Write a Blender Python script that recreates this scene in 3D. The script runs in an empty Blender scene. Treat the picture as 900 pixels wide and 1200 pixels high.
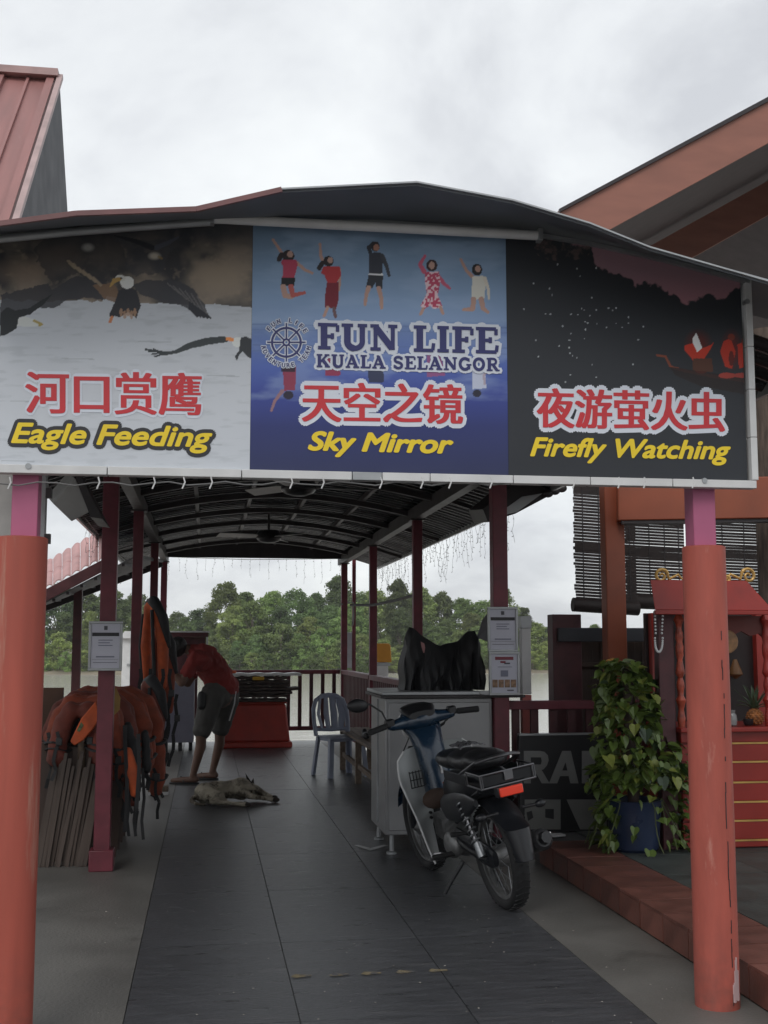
import bpy, math, random
import numpy as np
from mathutils import Vector, Matrix, Euler, noise as mnoise
C = bpy.context.scene.collection
R = math.radians
PI = math.pi
# ---------------------------------------------------------------- camera
CAM_H, FOC, PITCH = 1.4, 1380.0, math.atan(157 / 1380)
YAW = math.atan(208 / 1380 * math.cos(PITCH))
cam_d = bpy.data.cameras.new('camera'); cam = bpy.data.objects.new('camera', cam_d); C.objects.link(cam)
cam.location = (0, 0, CAM_H); cam.rotation_euler = (PI / 2 + PITCH, 0, -YAW)
cam_d.sensor_fit = 'VERTICAL'; cam_d.sensor_height = 24; cam_d.lens = 24 * FOC / 1200
cam_d.clip_start = .05; cam_d.clip_end = 4000
bpy.context.scene.camera = cam
# ---------------------------------------------------------------- world: overcast sky
SUN_EL, SUN_AZ = R(44), R(208)      # veiled sun behind and to the left of the camera
w = bpy.data.worlds.new('World'); bpy.context.scene.world = w; w.use_nodes = True
nt = w.node_tree; N = nt.nodes; L = nt.links; N.clear()
out = N.new('ShaderNodeOutputWorld'); bg = N.new('ShaderNodeBackground'); bg.inputs[1].default_value = .1
sky = N.new('ShaderNodeTexSky'); sky.sky_type = 'NISHITA'; sky.sun_disc = False
sky.sun_elevation = SUN_EL; sky.sun_rotation = SUN_AZ
tc = N.new('ShaderNodeTexCoord'); sep = N.new('ShaderNodeSeparateXYZ'); L.new(tc.outputs['Generated'], sep.inputs[0])
za = N.new('ShaderNodeMath'); za.operation = 'MAXIMUM'; L.new(sep.outputs[2], za.inputs[0]); za.inputs[1].default_value = 0
zb = N.new('ShaderNodeMath'); zb.operation = 'ADD'; L.new(za.outputs[0], zb.inputs[0]); zb.inputs[1].default_value = .35
dv = N.new('ShaderNodeVectorMath'); dv.operation = 'DIVIDE'; L.new(tc.outputs['Generated'], dv.inputs[0])
cb = N.new('ShaderNodeCombineXYZ')
for i in range(3): L.new(zb.outputs[0], cb.inputs[i])
L.new(cb.outputs[0], dv.inputs[1])
n1 = N.new('ShaderNodeTexNoise'); n1.inputs['Scale'].default_value = 2.3; n1.inputs['Detail'].default_value = 7
n1.inputs['Roughness'].default_value = .55; n1.inputs['Distortion'].default_value = .25; L.new(dv.outputs[0], n1.inputs['Vector'])
cr = N.new('ShaderNodeValToRGB'); L.new(n1.outputs[0], cr.inputs[0])
cr.color_ramp.elements[0].position = .38; cr.color_ramp.elements[0].color = (6.2, 6.4, 6.75, 1)
cr.color_ramp.elements[1].position = .66; cr.color_ramp.elements[1].color = (9.5, 9.8, 9.85, 1)
e = cr.color_ramp.elements.new(.5); e.color = (7.9, 8.15, 8.4, 1)
mx = N.new('ShaderNodeMix'); mx.data_type = 'RGBA'; mx.inputs[0].default_value = .94
L.new(sky.outputs[0], mx.inputs[6]); L.new(cr.outputs[0], mx.inputs[7])
L.new(mx.outputs[2], bg.inputs[0]); L.new(bg.outputs[0], out.inputs[0])
# ---------------------------------------------------------------- sun (veiled)
sd = bpy.data.lights.new('sun', 'SUN'); so = bpy.data.objects.new('sun', sd); C.objects.link(so)
sd.energy = 1.0; sd.angle = R(28); sd.color = (1, .97, .93)
dirv = Vector((math.sin(SUN_AZ) * math.cos(SUN_EL), math.cos(SUN_AZ) * math.cos(SUN_EL), math.sin(SUN_EL)))
so.rotation_euler = dirv.to_track_quat('Z', 'Y').to_euler(); so.location = (0, 0, 30)
vs = bpy.context.scene.view_settings
vs.view_transform = 'Standard'; vs.look = 'None'; vs.exposure = .17; vs.gamma = 1; vs.use_curve_mapping = False
bpy.context.scene.cycles.max_bounces = 6

# ---------------------------------------------------------------- measuring helpers
_f = Vector((math.sin(YAW) * math.cos(PITCH), math.cos(YAW) * math.cos(PITCH), math.sin(PITCH)))
_r = Vector((math.cos(YAW), -math.sin(YAW), 0)); _u = _r.cross(_f)
def W(px, py, Y):                       # world point on the vertical plane at depth Y
    d = _f + _r * ((px - 450) / FOC) + _u * ((600 - py) / FOC); t = Y / d.y
    return Vector((d.x * t, Y, CAM_H + d.z * t))
def G(px, py, z=0):                     # world point on the level z
    d = _f + _r * ((px - 450) / FOC) + _u * ((600 - py) / FOC); t = (z - CAM_H) / d.z
    return Vector((d.x * t, d.y * t, z))
def S(r, g, b, k=1):
    f = lambda c: ((c / 255 + .055) / 1.055) ** 2.4 if c > 10 else c / 255 / 12.92
    return tuple(min(.9, f(c) * k) for c in (r, g, b)) + (1,)
rnd = random.Random(7)
# ---------------------------------------------------------------- materials
MC = {}
def M(name, col, rough=.6, metal=0, var=.2, scale=6, bump=.0, bscale=60, spec=.5, stretch=None, second=None, patch=.55, coat=0, emit=None, ovar=0, dirt=None):
    if name in MC: return MC[name]
    m = bpy.data.materials.new(name); m.use_nodes = True; MC[name] = m
    t = m.node_tree; nn = t.nodes; ll = t.links; b = nn['Principled BSDF']
    b.inputs['Roughness'].default_value = rough; b.inputs['Metallic'].default_value = metal
    b.inputs['Specular IOR Level'].default_value = spec; b.inputs['Coat Weight'].default_value = coat
    co = nn.new('ShaderNodeTexCoord'); mp = nn.new('ShaderNodeMapping'); ll.new(co.outputs['Object'], mp.inputs[0])
    if stretch: mp.inputs['Scale'].default_value = stretch
    no = nn.new('ShaderNodeTexNoise'); no.inputs['Scale'].default_value = scale; no.inputs['Detail'].default_value = 6
    ll.new(mp.outputs[0], no.inputs['Vector'])
    hi = tuple(min(1, c * (1 + var)) for c in col[:3]) + (1,); lo = tuple(c * (1 - var) for c in col[:3]) + (1,)
    r_ = nn.new('ShaderNodeValToRGB'); r_.color_ramp.elements[0].position = .3; r_.color_ramp.elements[1].position = .7
    r_.color_ramp.elements[0].color = lo; r_.color_ramp.elements[1].color = hi; ll.new(no.outputs[0], r_.inputs[0])
    last = r_.outputs[0]
    if second:
        n2 = nn.new('ShaderNodeTexNoise'); n2.inputs['Scale'].default_value = scale * .6; n2.inputs['Detail'].default_value = 10
        n2.inputs['Roughness'].default_value = .7
        m2 = nn.new('ShaderNodeMapping'); m2.inputs['Location'].default_value = (3.1, 7.7, 1.3); ll.new(mp.outputs[0], m2.inputs[0]); ll.new(m2.outputs[0], n2.inputs['Vector'])
        r2 = nn.new('ShaderNodeValToRGB'); r2.color_ramp.elements[0].position = patch; r2.color_ramp.elements[1].position = patch + .09
        ll.new(n2.outputs[0], r2.inputs[0])
        mm = nn.new('ShaderNodeMix'); mm.data_type = 'RGBA'; ll.new(r2.outputs[0], mm.inputs[0]); ll.new(last, mm.inputs[6]); mm.inputs[7].default_value = second
        last = mm.outputs[2]
    if dirt:                             # splashed dirt near the foot, height in metres
        sz = nn.new('ShaderNodeSeparateXYZ'); ll.new(co.outputs['Object'], sz.inputs[0]); dm = nn.new('ShaderNodeMapRange'); dm.inputs[1].default_value = 0; dm.inputs[2].default_value = dirt; dm.inputs[3].default_value = .75; dm.inputs[4].default_value = 0
        ll.new(sz.outputs[2], dm.inputs[0]); dn = nn.new('ShaderNodeTexNoise'); dn.inputs['Scale'].default_value = 22; dn.inputs['Detail'].default_value = 8; ll.new(co.outputs['Object'], dn.inputs['Vector'])
        da = nn.new('ShaderNodeMath'); da.operation = 'MULTIPLY_ADD'; ll.new(dn.outputs[0], da.inputs[0]); da.inputs[1].default_value = 1.6; da.inputs[2].default_value = -.55
        db_ = nn.new('ShaderNodeMath'); db_.operation = 'MULTIPLY'; db_.use_clamp = True; ll.new(da.outputs[0], db_.inputs[0]); ll.new(dm.outputs[0], db_.inputs[1])
        dx_ = nn.new('ShaderNodeMix'); dx_.data_type = 'RGBA'; ll.new(db_.outputs[0], dx_.inputs[0]); ll.new(last, dx_.inputs[6]); dx_.inputs[7].default_value = (.06, .05, .045, 1); last = dx_.outputs[2]
    if ovar:
        oi = nn.new('ShaderNodeObjectInfo'); ma = nn.new('ShaderNodeMapRange'); ma.inputs[3].default_value = 1 - ovar; ma.inputs[4].default_value = 1 + ovar; ll.new(oi.outputs['Random'], ma.inputs[0])
        hv = nn.new('ShaderNodeHueSaturation'); ll.new(ma.outputs[0], hv.inputs['Value']); ll.new(last, hv.inputs['Color']); last = hv.outputs[0]
    ll.new(last, b.inputs['Base Color'])
    rr = nn.new('ShaderNodeMapRange'); rr.inputs[3].default_value = max(.02, rough - .12); rr.inputs[4].default_value = min(1, rough + .12)
    ll.new(no.outputs[0], rr.inputs[0]); ll.new(rr.outputs[0], b.inputs['Roughness'])
    if bump:
        nb = nn.new('ShaderNodeTexNoise'); nb.inputs['Scale'].default_value = bscale; nb.inputs['Detail'].default_value = 4; ll.new(mp.outputs[0], nb.inputs['Vector'])
        bu = nn.new('ShaderNodeBump'); bu.inputs['Strength'].default_value = bump; bu.inputs['Distance'].default_value = .01
        ll.new(nb.outputs[0], bu.inputs['Height']); ll.new(bu.outputs[0], b.inputs['Normal'])
    if emit:
        b.inputs['Emission Color'].default_value = emit[:3] + (1,); b.inputs['Emission Strength'].default_value = emit[3]
    return m
# ---------------------------------------------------------------- mesh builder
class MB:
    def __init__(s): s.v = []; s.f = []
    def add(s, vs, fs):
        o = len(s.v); s.v += [Vector(v) for v in vs]; s.f += [tuple(i + o for i in f) for f in fs]; return s
    def box(s, c, d, rot=None):
        c = Vector(c); x, y, z = d[0] / 2, d[1] / 2, d[2] / 2
        vs = [Vector((a * x, b * y, e * z)) for a in (-1, 1) for b in (-1, 1) for e in (-1, 1)]
        if rot is not None: vs = [rot @ v for v in vs]
        return s.add([v + c for v in vs], [(0, 1, 3, 2), (4, 6, 7, 5), (0, 4, 5, 1), (2, 3, 7, 6), (0, 2, 6, 4), (1, 5, 7, 3)])
    def b2(s, a, b):
        return s.box([(a[i] + b[i]) / 2 for i in range(3)], [abs(b[i] - a[i]) for i in range(3)])
    def bar(s, p0, p1, w_, h_, up=(0, 0, 1)):
        p0 = Vector(p0); p1 = Vector(p1); y = (p1 - p0); ln = y.length; y.normalize()
        x = y.cross(Vector(up)); x = x.normalized() if x.length > 1e-4 else Vector((1, 0, 0)); z = x.cross(y)
        m = Matrix((x, y, z)).transposed()
        return s.box((p0 + p1) / 2, (w_, ln, h_), m)
    def tube(s, pts, r, n=8, caps=True, closed=False, flat=1):
        pts = [Vector(p) for p in pts]; k = len(pts)
        rs = r if isinstance(r, (list, tuple)) else [r] * k
        o = len(s.v); ref = None
        for i, p in enumerate(pts):
            a = pts[i - 1] if (i > 0 or closed) else p; b = pts[(i + 1) % k] if (i < k - 1 or closed) else p
            t = (b - a).normalized()
            if ref is None:
                ref = t.cross(Vector((0, 0, 1)))
                if ref.length < 1e-3: ref = Vector((1, 0, 0))
            ref = (ref - t * ref.dot(t)).normalized(); q = t.cross(ref)
            for j in range(n):
                an = 2 * PI * j / n; s.v.append(p + ref * math.cos(an) * rs[i] + q * math.sin(an) * rs[i] * flat)
        for i in range(k if closed else k - 1):
            for j in range(n):
                a0 = o + i * n; b0 = o + ((i + 1) % k) * n
                s.f.append((a0 + j, a0 + (j + 1) % n, b0 + (j + 1) % n, b0 + j))
        if caps and not closed:
            s.f.append(tuple(o + j for j in reversed(range(n)))); s.f.append(tuple(o + (k - 1) * n + j for j in range(n)))
        return s
    def cyl(s, p0, p1, r0, r1=None, n=14, caps=True): return s.tube([p0, p1], [r0, r0 if r1 is None else r1], n, caps)
    def lathe(s, c, prof, n=20, axis=None):
        c = Vector(c); o = len(s.v); m = axis if axis is not None else Matrix.Identity(3)
        for r_, z in prof:
            for j in range(n):
                a = 2 * PI * j / n; s.v.append(c + m @ Vector((r_ * math.cos(a), r_ * math.sin(a), z)))
        for i in range(len(prof) - 1):
            for j in range(n): s.f.append((o + i * n + j, o + i * n + (j + 1) % n, o + (i + 1) * n + (j + 1) % n, o + (i + 1) * n + j))
        s.f.append(tuple(o + j for j in reversed(range(n)))); s.f.append(tuple(o + (len(prof) - 1) * n + j for j in range(n)))
        return s
    def sph(s, c, r, n=14, m_=8, rot=None):
        if not isinstance(r, (list, tuple)): r = (r, r, r)
        c = Vector(c); vs = []; fs = []
        for i in range(m_ + 1):
            t = PI * i / m_
            for j in range(n):
                a = 2 * PI * j / n; v = Vector((r[0] * math.sin(t) * math.cos(a), r[1] * math.sin(t) * math.sin(a), r[2] * math.cos(t)))
                vs.append((rot @ v if rot is not None else v) + c)
        for i in range(m_):
            for j in range(n): fs.append((i * n + j, (i + 1) * n + j, (i + 1) * n + (j + 1) % n, i * n + (j + 1) % n))
        return s.add(vs, fs)
    def prism(s, poly, vec):
        n = len(poly); p = [Vector(q) for q in poly]; vec = Vector(vec)
        fs = [tuple(range(n)), tuple(reversed(range(n, 2 * n)))] + [(i, n + i, n + (i + 1) % n, (i + 1) % n) for i in range(n)]
        return s.add(p + [q + vec for q in p], fs)
    def sheet(s, rows, th=None):       # grid of points, optional thickness vector
        o = len(s.v); nr, nc = len(rows), len(rows[0])
        for r_ in rows: s.v += [Vector(p) for p in r_]
        for i in range(nr - 1):
            for j in range(nc - 1): s.f.append((o + i * nc + j, o + i * nc + j + 1, o + (i + 1) * nc + j + 1, o + (i + 1) * nc + j))
        if th is not None:
            th = Vector(th); k = nr * nc
            s.v += [v + th for v in s.v[o:o + k]]
            for i in range(nr - 1):
                for j in range(nc - 1): s.f.append((o + k + i * nc + j, o + k + (i + 1) * nc + j, o + k + (i + 1) * nc + j + 1, o + k + i * nc + j + 1))
            ring = [i for i in range(nc)] + [i * nc + nc - 1 for i in range(1, nr)] + [(nr - 1) * nc + j for j in range(nc - 2, -1, -1)] + [i * nc for i in range(nr - 2, 0, -1)]
            for q in range(len(ring)):
                a, b = o + ring[q], o + ring[(q + 1) % len(ring)]; s.f.append((a, a + k, b + k, b))
        return s
    def mesh(s, name, off=(0, 0, 0), smooth=True):
        me = bpy.data.meshes.new(name); off = Vector(off)
        me.from_pydata([v - off for v in s.v], [], s.f); me.update()
        if smooth: me.shade_smooth(); me.set_sharp_from_angle(angle=R(38))
        return me
    def build(s, name, mat, parent=None, bevel=0, loc=None, kind=None, smooth=True):
        base = Vector(loc) if loc is not None else (root_loc(parent) if parent else Vector((0, 0, 0)))
        me = s.mesh(name, base, smooth); me.materials.append(mat)
        o = bpy.data.objects.new(name, me); C.objects.link(o)
        if parent: o.parent = parent; o.location = base - root_loc(parent)
        else: o.location = base
        if bevel:
            b = o.modifiers.new('bevel', 'BEVEL'); b.width = bevel; b.segments = 2; b.limit_method = 'ANGLE'
        if kind: o['kind'] = kind
        return o
def root_loc(o):                        # accumulated translation of an (unrotated) thing and its parts
    v = Vector((0, 0, 0))
    while o: v += o.location if not o.get('_local') else Vector((0, 0, 0)); o = o.parent
    return v
def tag(o, label, cat, group=None):
    o['label'] = label; o['category'] = cat
    if group: o['group'] = group
    return o
def thing(name, label, cat, loc=(0, 0, 0), group=None, local=False, rot=None):
    o = bpy.data.objects.new(name, None); C.objects.link(o); o.location = loc; o.empty_display_size = .1
    if rot: o.rotation_euler = rot
    if local: LOCAL.add(o.name)
    return tag(o, label, cat, group)
LOCAL = set()
def root_loc(o):
    v = Vector((0, 0, 0))
    while o:
        if o.name not in LOCAL: v += o.location
        o = o.parent
    return v
def dup(root, loc, rotz=None, label=None):
    r_ = root.copy(); C.objects.link(r_); r_.location = loc
    if rotz is not None: r_.rotation_euler = (0, 0, rotz)
    if label: r_['label'] = label
    for ch in root.children:
        c = ch.copy(); C.objects.link(c); c.parent = r_
        for g in ch.children:
            d = g.copy(); C.objects.link(d); d.parent = c
    return r_
def inst(name, me, parent, mtx):
    o = bpy.data.objects.new(name, me); C.objects.link(o); o.parent = parent; o.matrix_local = mtx; return o
def struct(o): o['kind'] = 'structure'; return o
class Blob(MB):                         # overlapping tapered capsules fused into one continuous skin
    def cap(s, p0, p1, r0, r1=None, n=12):
        r1 = r0 if r1 is None else r1; p0 = Vector(p0); p1 = Vector(p1); d = (p1 - p0)
        t = d.normalized() if d.length > 1e-5 else Vector((0, 0, 1)); pts = []; rs = []
        for k in range(5): a = PI / 2 * k / 4; pts.append(p0 - t * r0 * math.cos(a)); rs.append(max(.0008, r0 * math.sin(a)))
        for k in range(1, 5): a = PI / 2 * k / 4; pts.append(p1 + t * r1 * math.sin(a)); rs.append(max(.0008, r1 * math.cos(a)))
        return s.tube(pts, rs, n)
    def chain(s, pts, rs):
        for i in range(len(pts) - 1): s.cap(pts[i], pts[i + 1], rs[i], rs[i + 1])
        return s
    def skin(s, name, mat, parent=None, voxel=.012, smooth=4, loc=None, disp=None):
        o = s.build(name, mat, parent, loc=loc)
        m = o.modifiers.new('fuse', 'REMESH'); m.mode = 'VOXEL'; m.voxel_size = voxel; m.use_smooth_shade = True
        if smooth: q = o.modifiers.new('soften', 'SMOOTH'); q.iterations = smooth; q.factor = .6
        if disp:
            tx = bpy.data.textures.new(name, 'CLOUDS'); tx.noise_scale = disp[1]
            d = o.modifiers.new('folds', 'DISPLACE'); d.texture = tx; d.strength = disp[0]; d.mid_level = .5; d.texture_coords = 'LOCAL'
        return o
# ================================================================ materials
m_tile = M('dark slate tile', S(58, 59, 62, 1.45), .31, var=.3, scale=4, bump=.45, bscale=22, second=S(84, 84, 86, 1.1), patch=.58, stretch=(1, 7, 1), ovar=.08)
m_grout = M('tile grout', (.09, .09, .09, 1), .9)
m_cement = M('pale cement strip', (.128, .123, .114, 1), .5, var=.2, scale=2.2, bump=.3, second=(.078, .074, .068, 1), patch=.57)
m_soil = M('ground cement', (.2, .19, .17, 1), .9, var=.2, scale=1)
m_terr = M('terracotta tile', (.145, .054, .04, 1), .5, var=.3, scale=7, bump=.2, second=(.10, .045, .036, 1), patch=.53, ovar=.28)
m_slate = M('green slate tile', (.05, .058, .054, 1), .55, var=.3, scale=6, bump=.3, ovar=.2)
m_col = M('salmon column paint', (.37, .082, .058, 1), .62, var=.14, scale=4, bump=.12, bscale=25, second=(.46, .19, .15, 1), patch=.60, stretch=(5, 5, .9), dirt=.35)
m_colL = M('red column paint', (.36, .075, .05, 1), .55, var=.12, scale=4, bump=.05, second=(.40, .19, .14, 1), patch=.58, stretch=(5, 5, .35), dirt=.35)
m_pink = M('pink paint', (.40, .105, .20, 1), .5, var=.08)
m_maroon = M('maroon paint', (.14, .022, .035, 1), .45, var=.25, scale=9, bump=.05, second=(.2, .05, .055, 1), patch=.64)
m_darkmar = M('dark maroon wood', (.075, .02, .024, 1), .5, var=.3, scale=9, bump=.1)
m_roof = M('dark corrugated metal', (.05, .05, .055, 1), .28, var=.6, scale=3, metal=.75, stretch=(.4, 8, 1))
m_beam = M('dark steel beam', (.03, .024, .026, 1), .5, var=.3)
m_steel = M('galvanised steel', (.36, .37, .38, 1), .4, metal=.6, var=.15)
m_white = M('aged white paint', (.62, .62, .62, 1), .5, var=.1, second=(.4, .39, .37, 1), patch=.66)
m_black = M('black plastic', (.014, .014, .016, 1), .4, var=.3)
m_rubber = M('tyre rubber', (.012, .012, .013, 1), .75, var=.3)
m_chrome = M('chrome', (.20, .20, .21, 1), .35, metal=1, var=.1)
m_wire = M('light string wire', (.16, .16, .16, 1), .5)
m_bulb = M('clear bulb', (.7, .7, .68, 1), .2)
m_orange = M('life jacket orange', (.46, .08, .02, 1), .75, var=.3, scale=10, bump=.5, bscale=14)
m_rust = M('faded life jacket red', (.23, .045, .020, 1), .8, var=.3, scale=10, bump=.5, bscale=14)
m_strap = M('black webbing', (.016, .016, .018, 1), .7)
m_wood = M('weathered wood', (.15, .11, .08, 1), .7, var=.35, scale=5, stretch=(6, 1, 6), bump=.2)
m_darkwood = M('dark wood', (.055, .032, .024, 1), .65, var=.4, scale=6, stretch=(1, 1, .2), bump=.2)
m_redlac = M('red lacquer', (.27, .022, .015, 1), .35, var=.15, scale=5)
m_gold = M('gold paint', (.55, .33, .10, 1), .4, metal=.3, var=.25)
m_orpaint = M('orange post paint', (.25, .06, .026, 1), .5, var=.15, scale=4)
m_inox = M('stainless cabinet', (.30, .30, .305, 1), .38, metal=.35, var=.12, scale=3)
m_skin = M('skin', (.25, .12, .075, 1), .55, var=.1)
m_leafA = None

# ================================================================ terrain, water
# river as one sheet to the horizon, river bed sheet far below is not seen
wat = MB()
wat.sheet([[(x, y, -1.7) for x in (-2500, -200, 0, 200, 2500)] for y in (8.35, 60, 170, 600, 3000)])
m_wat = bpy.data.materials.new('silty river water'); m_wat.use_nodes = True
t = m_wat.node_tree; b = t.nodes['Principled BSDF']; b.inputs['Base Color'].default_value = (.46, .43, .38, 1); b.inputs['Roughness'].default_value = .15
no = t.nodes.new('ShaderNodeTexNoise'); no.inputs['Scale'].default_value = 1.6; no.inputs['Detail'].default_value = 5
co = t.nodes.new('ShaderNodeTexCoord'); mp = t.nodes.new('ShaderNodeMapping'); mp.inputs['Scale'].default_value = (.5, 2, 1)
t.links.new(co.outputs['Object'], mp.inputs[0]); t.links.new(mp.outputs[0], no.inputs['Vector'])
bu = t.nodes.new('ShaderNodeBump'); bu.inputs['Strength'].default_value = .35; bu.inputs['Distance'].default_value = .05
t.links.new(no.outputs[0], bu.inputs['Height']); t.links.new(bu.outputs[0], b.inputs['Normal'])
struct(wat.build('river_water', m_wat))
gr = MB(); gr.sheet([[(x, y, -.05) for x in (-400, -20, 20, 400)] for y in (-600, -20, 8.35)], (0, 0, -2.6))
struct(gr.build('ground', m_soil))
# far bank
bank = MB(); rows = []
for y, z in ((131, -2.6), (134, -1.68), (137, -1.3), (150, -.9), (200, -.4), (900, 1.0)):
    rows.append([(x, y + (2.2 * math.sin(x * .11) + 1.3 * math.sin(x * .31 + 1)) * (y < 140), z) for x in range(-400, 520, 8)])
bank.sheet(rows)
struct(bank.build('far_river_bank', M('muddy bank', (.20, .17, .12, 1), .9, var=.3, scale=.4)))
# ---------------------------------------------------------------- deck floor
XL, XR = -.285, 1.685
slab = MB().b2((-1.25, -3, -.3), (2.16, 17.85, -.008))
pier = struct(slab.build('deck_slab', m_grout))
st = MB().b2((-1.25, -3, -.0079), (XL - .002, 17.85, .0)); struct(st.build('left_pale_strip', m_cement))
st = MB().b2((XR + .002, -3, -.0079), (2.16, 17.85, .0)); struct(st.build('right_pale_strip', m_cement))
floor = bpy.data.objects.new('walkway', None); C.objects.link(floor); struct(floor)
tw, tl = (XR - XL) / 3, 1.2
tm = MB().box((0, 0, -.0038), (tw - .005, tl - .005, .0076)).mesh('tile'); tm.materials.append(m_tile)
y = -2.6
tr = random.Random(3)
while y < 17.8:
    for i in range(3):
        yy = y + tl / 2
        if yy + tl / 2 > 17.9: continue
        inst('tile', tm, floor, Matrix.Translation((XL + tw * (i + .5), yy, tr.uniform(-.0006, .0006))) @ Matrix.Rotation(PI if tr.random() < .5 else 0, 4, 'Z'))
    y += tl
# faded arrow marks on the floor
mk = MB()
for i, px in enumerate((340, 385, 422, 462, 500)):
    c = G(px + 12, 1144 - i * 1.6); c.z = .0022
    s_ = .042
    mk.add([c + Vector(q) for q in ((-s_, -.01, 0), (-.02, -.03, 0), (.0, -.022, 0), (s_ * (1.1), -.012, 0), (s_ * 1.1, .008, 0), (0, .02, 0), (-.02, .03, 0))], [(0, 1, 2, 3, 4, 5, 6)])
tag(mk.build('floor_marking', M('worn yellow paint', (.17, .14, .085, 1), .7, var=.4, scale=30, second=(.08, .08, .085, 1), patch=.5)), 'row of worn yellowish arrow marks across the dark floor tiles near the camera', 'floor marking')
q = random.Random(19); gt = MB()
for k in range(420):
    x, yy = q.uniform(-.9, 2.1), 3.6 + 9 * q.random() ** 1.6; s_ = q.uniform(.0015, .005) * (1 if q.random() < .95 else 2); a = q.uniform(0, 6.28)
    z0 = .0025; gt.add([(x + s_ * math.cos(a + t_) * q.uniform(.6, 1.4), yy + s_ * math.sin(a + t_) * q.uniform(.6, 1.4), z0) for t_ in (0, 1.6, 3.1, 4.7)] + [(x, yy, z0 + s_ * .5)], [(0, 1, 4), (1, 2, 4), (2, 3, 4), (3, 0, 4)])
g_ = gt.build('floor_grit', M('pale grit', (.30, .28, .25, 1), .9, var=.5), kind='stuff')
# pier piles under the deck
for x, yy, wh in [(x, yy, d + (' left' if x < 0 else ' right')) for x in (-.9, 1.9) for yy, d in ((9.2, 'nearest'), (12, 'second'), (14.8, 'third'), (17.4, 'farthest'))]:
    o = MB().cyl((x, yy, -3), (x, yy, -.3), .12, n=12).build('pier_pile', m_cement, loc=(x, yy, -3))
    tag(o, '%s concrete pile in the river under the deck' % wh, 'pile', 'piles carrying the deck')
# ---------------------------------------------------------------- kerb platform on the right
KX, KY0, KY1, KZ = 2.16, -2.6, 8.3, .14
pf = MB().prism([(KX + .012, KY0, 0), (KX + .012, 7.75, 0), (KX + .45, 8.3, 0), (6.5, 8.3, 0), (6.5, KY0, 0)], (0, 0, KZ - .012)).build('shrine_platform', m_grout); struct(pf)
fm = MB().box((0, 0, 0), (.014, .288, .120)).mesh('kerb_tile'); fm.materials.append(m_terr)
tm2 = MB().box((0, 0, 0), (.36, .288, .014)).mesh('border_tile'); tm2.materials.append(m_terr)
y = KY0
while y + .3 <= 7.76:
    inst('kerb_tile', fm, pf, Matrix.Translation((KX + .005 + tr.uniform(-.001, .001), y + .15, .066)))
    inst('border_tile', tm2, pf, Matrix.Translation((KX + .18, y + .15, KZ - .006 + tr.uniform(-.001, .001))))
    y += .3
im = MB().box((0, 0, 0), (.594, .594, .012)).mesh('slate_tile'); im.materials.append(m_slate)
y = KY0
while y + .6 <= 8.35:
    for i in range(6):
        if y < -1: continue
        inst('slate_tile', im, pf, Matrix.Translation((KX + .365 + .3 + i * .6, y + .3, KZ - .006 + tr.uniform(-.001, .001))))
    y += .6

# ================================================================ deck canopy: posts, beams, vault
PXL, PXR = -.63, 2.02
def post(x, y, wd, h, label, grp='maroon posts carrying the canopy', base=False, mat=None, z0=0):
    t = thing('canopy_post', label, 'post', (x, y, z0), grp)
    MB().b2((x - wd / 2, y - wd / 2, z0), (x + wd / 2, y + wd / 2, h)).build('shaft', mat or m_maroon, t, bevel=.004)
    if base: MB().b2((x - wd * .75, y - wd * .75, z0), (x + wd * .75, y + wd * .75, z0 + .13)).build('foot', mat or m_maroon, t, bevel=.006)
    MB().b2((x - wd * .8, y - wd * .8, h), (x + wd * .8, y + wd * .8, h + .012)).build('cap_plate', m_beam, t)
    return t
BZ = 2.62
post(PXL, 7.8, .10, BZ, 'nearest left maroon canopy post holding the framed notice', base=True)
post(PXL, 10.9, .09, BZ, 'left maroon canopy post beside the tall hanging life jackets')
post(PXL, 14.3, .09, BZ, 'third maroon canopy post on the left, behind the stooping man')
post(PXL, 17.5, .09, BZ, 'far left corner maroon post at the river end of the deck')
post(PXR, 8.05, .105, BZ, 'nearest right maroon canopy post behind the two framed notices', base=True)
post(PXR, 11.3, .09, BZ, 'right maroon canopy post rising behind the black draped bundle')
post(PXR, 14.4, .09, BZ, 'right maroon canopy post beside the orange topped bin')
post(PXR, 17.5, .09, BZ, 'far right corner maroon post where the two railings meet')
canopy = thing('deck_canopy', 'long barrel vaulted corrugated metal canopy over the whole walkway', 'canopy', (.68, 4.1, 2.6))
CX, HW, ZP, DR = .70, 1.92, 2.98, .30
def vz(x): return ZP - DR * ((x - CX) / HW) ** 2 - .05 * abs((x - CX) / HW)
vt = MB(); rows = []
ys = np.arange(4.65, 18.2, .0175); prof = [CX - HW + 2 * HW * i / 28 for i in range(29)]
for yy in ys: rows.append([(x, float(yy), vz(x) + .017 * math.sin(2 * PI * yy / .155)) for x in prof])
vt.sheet(rows); vt.build('corrugated_sheet', m_roof, canopy)
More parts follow.
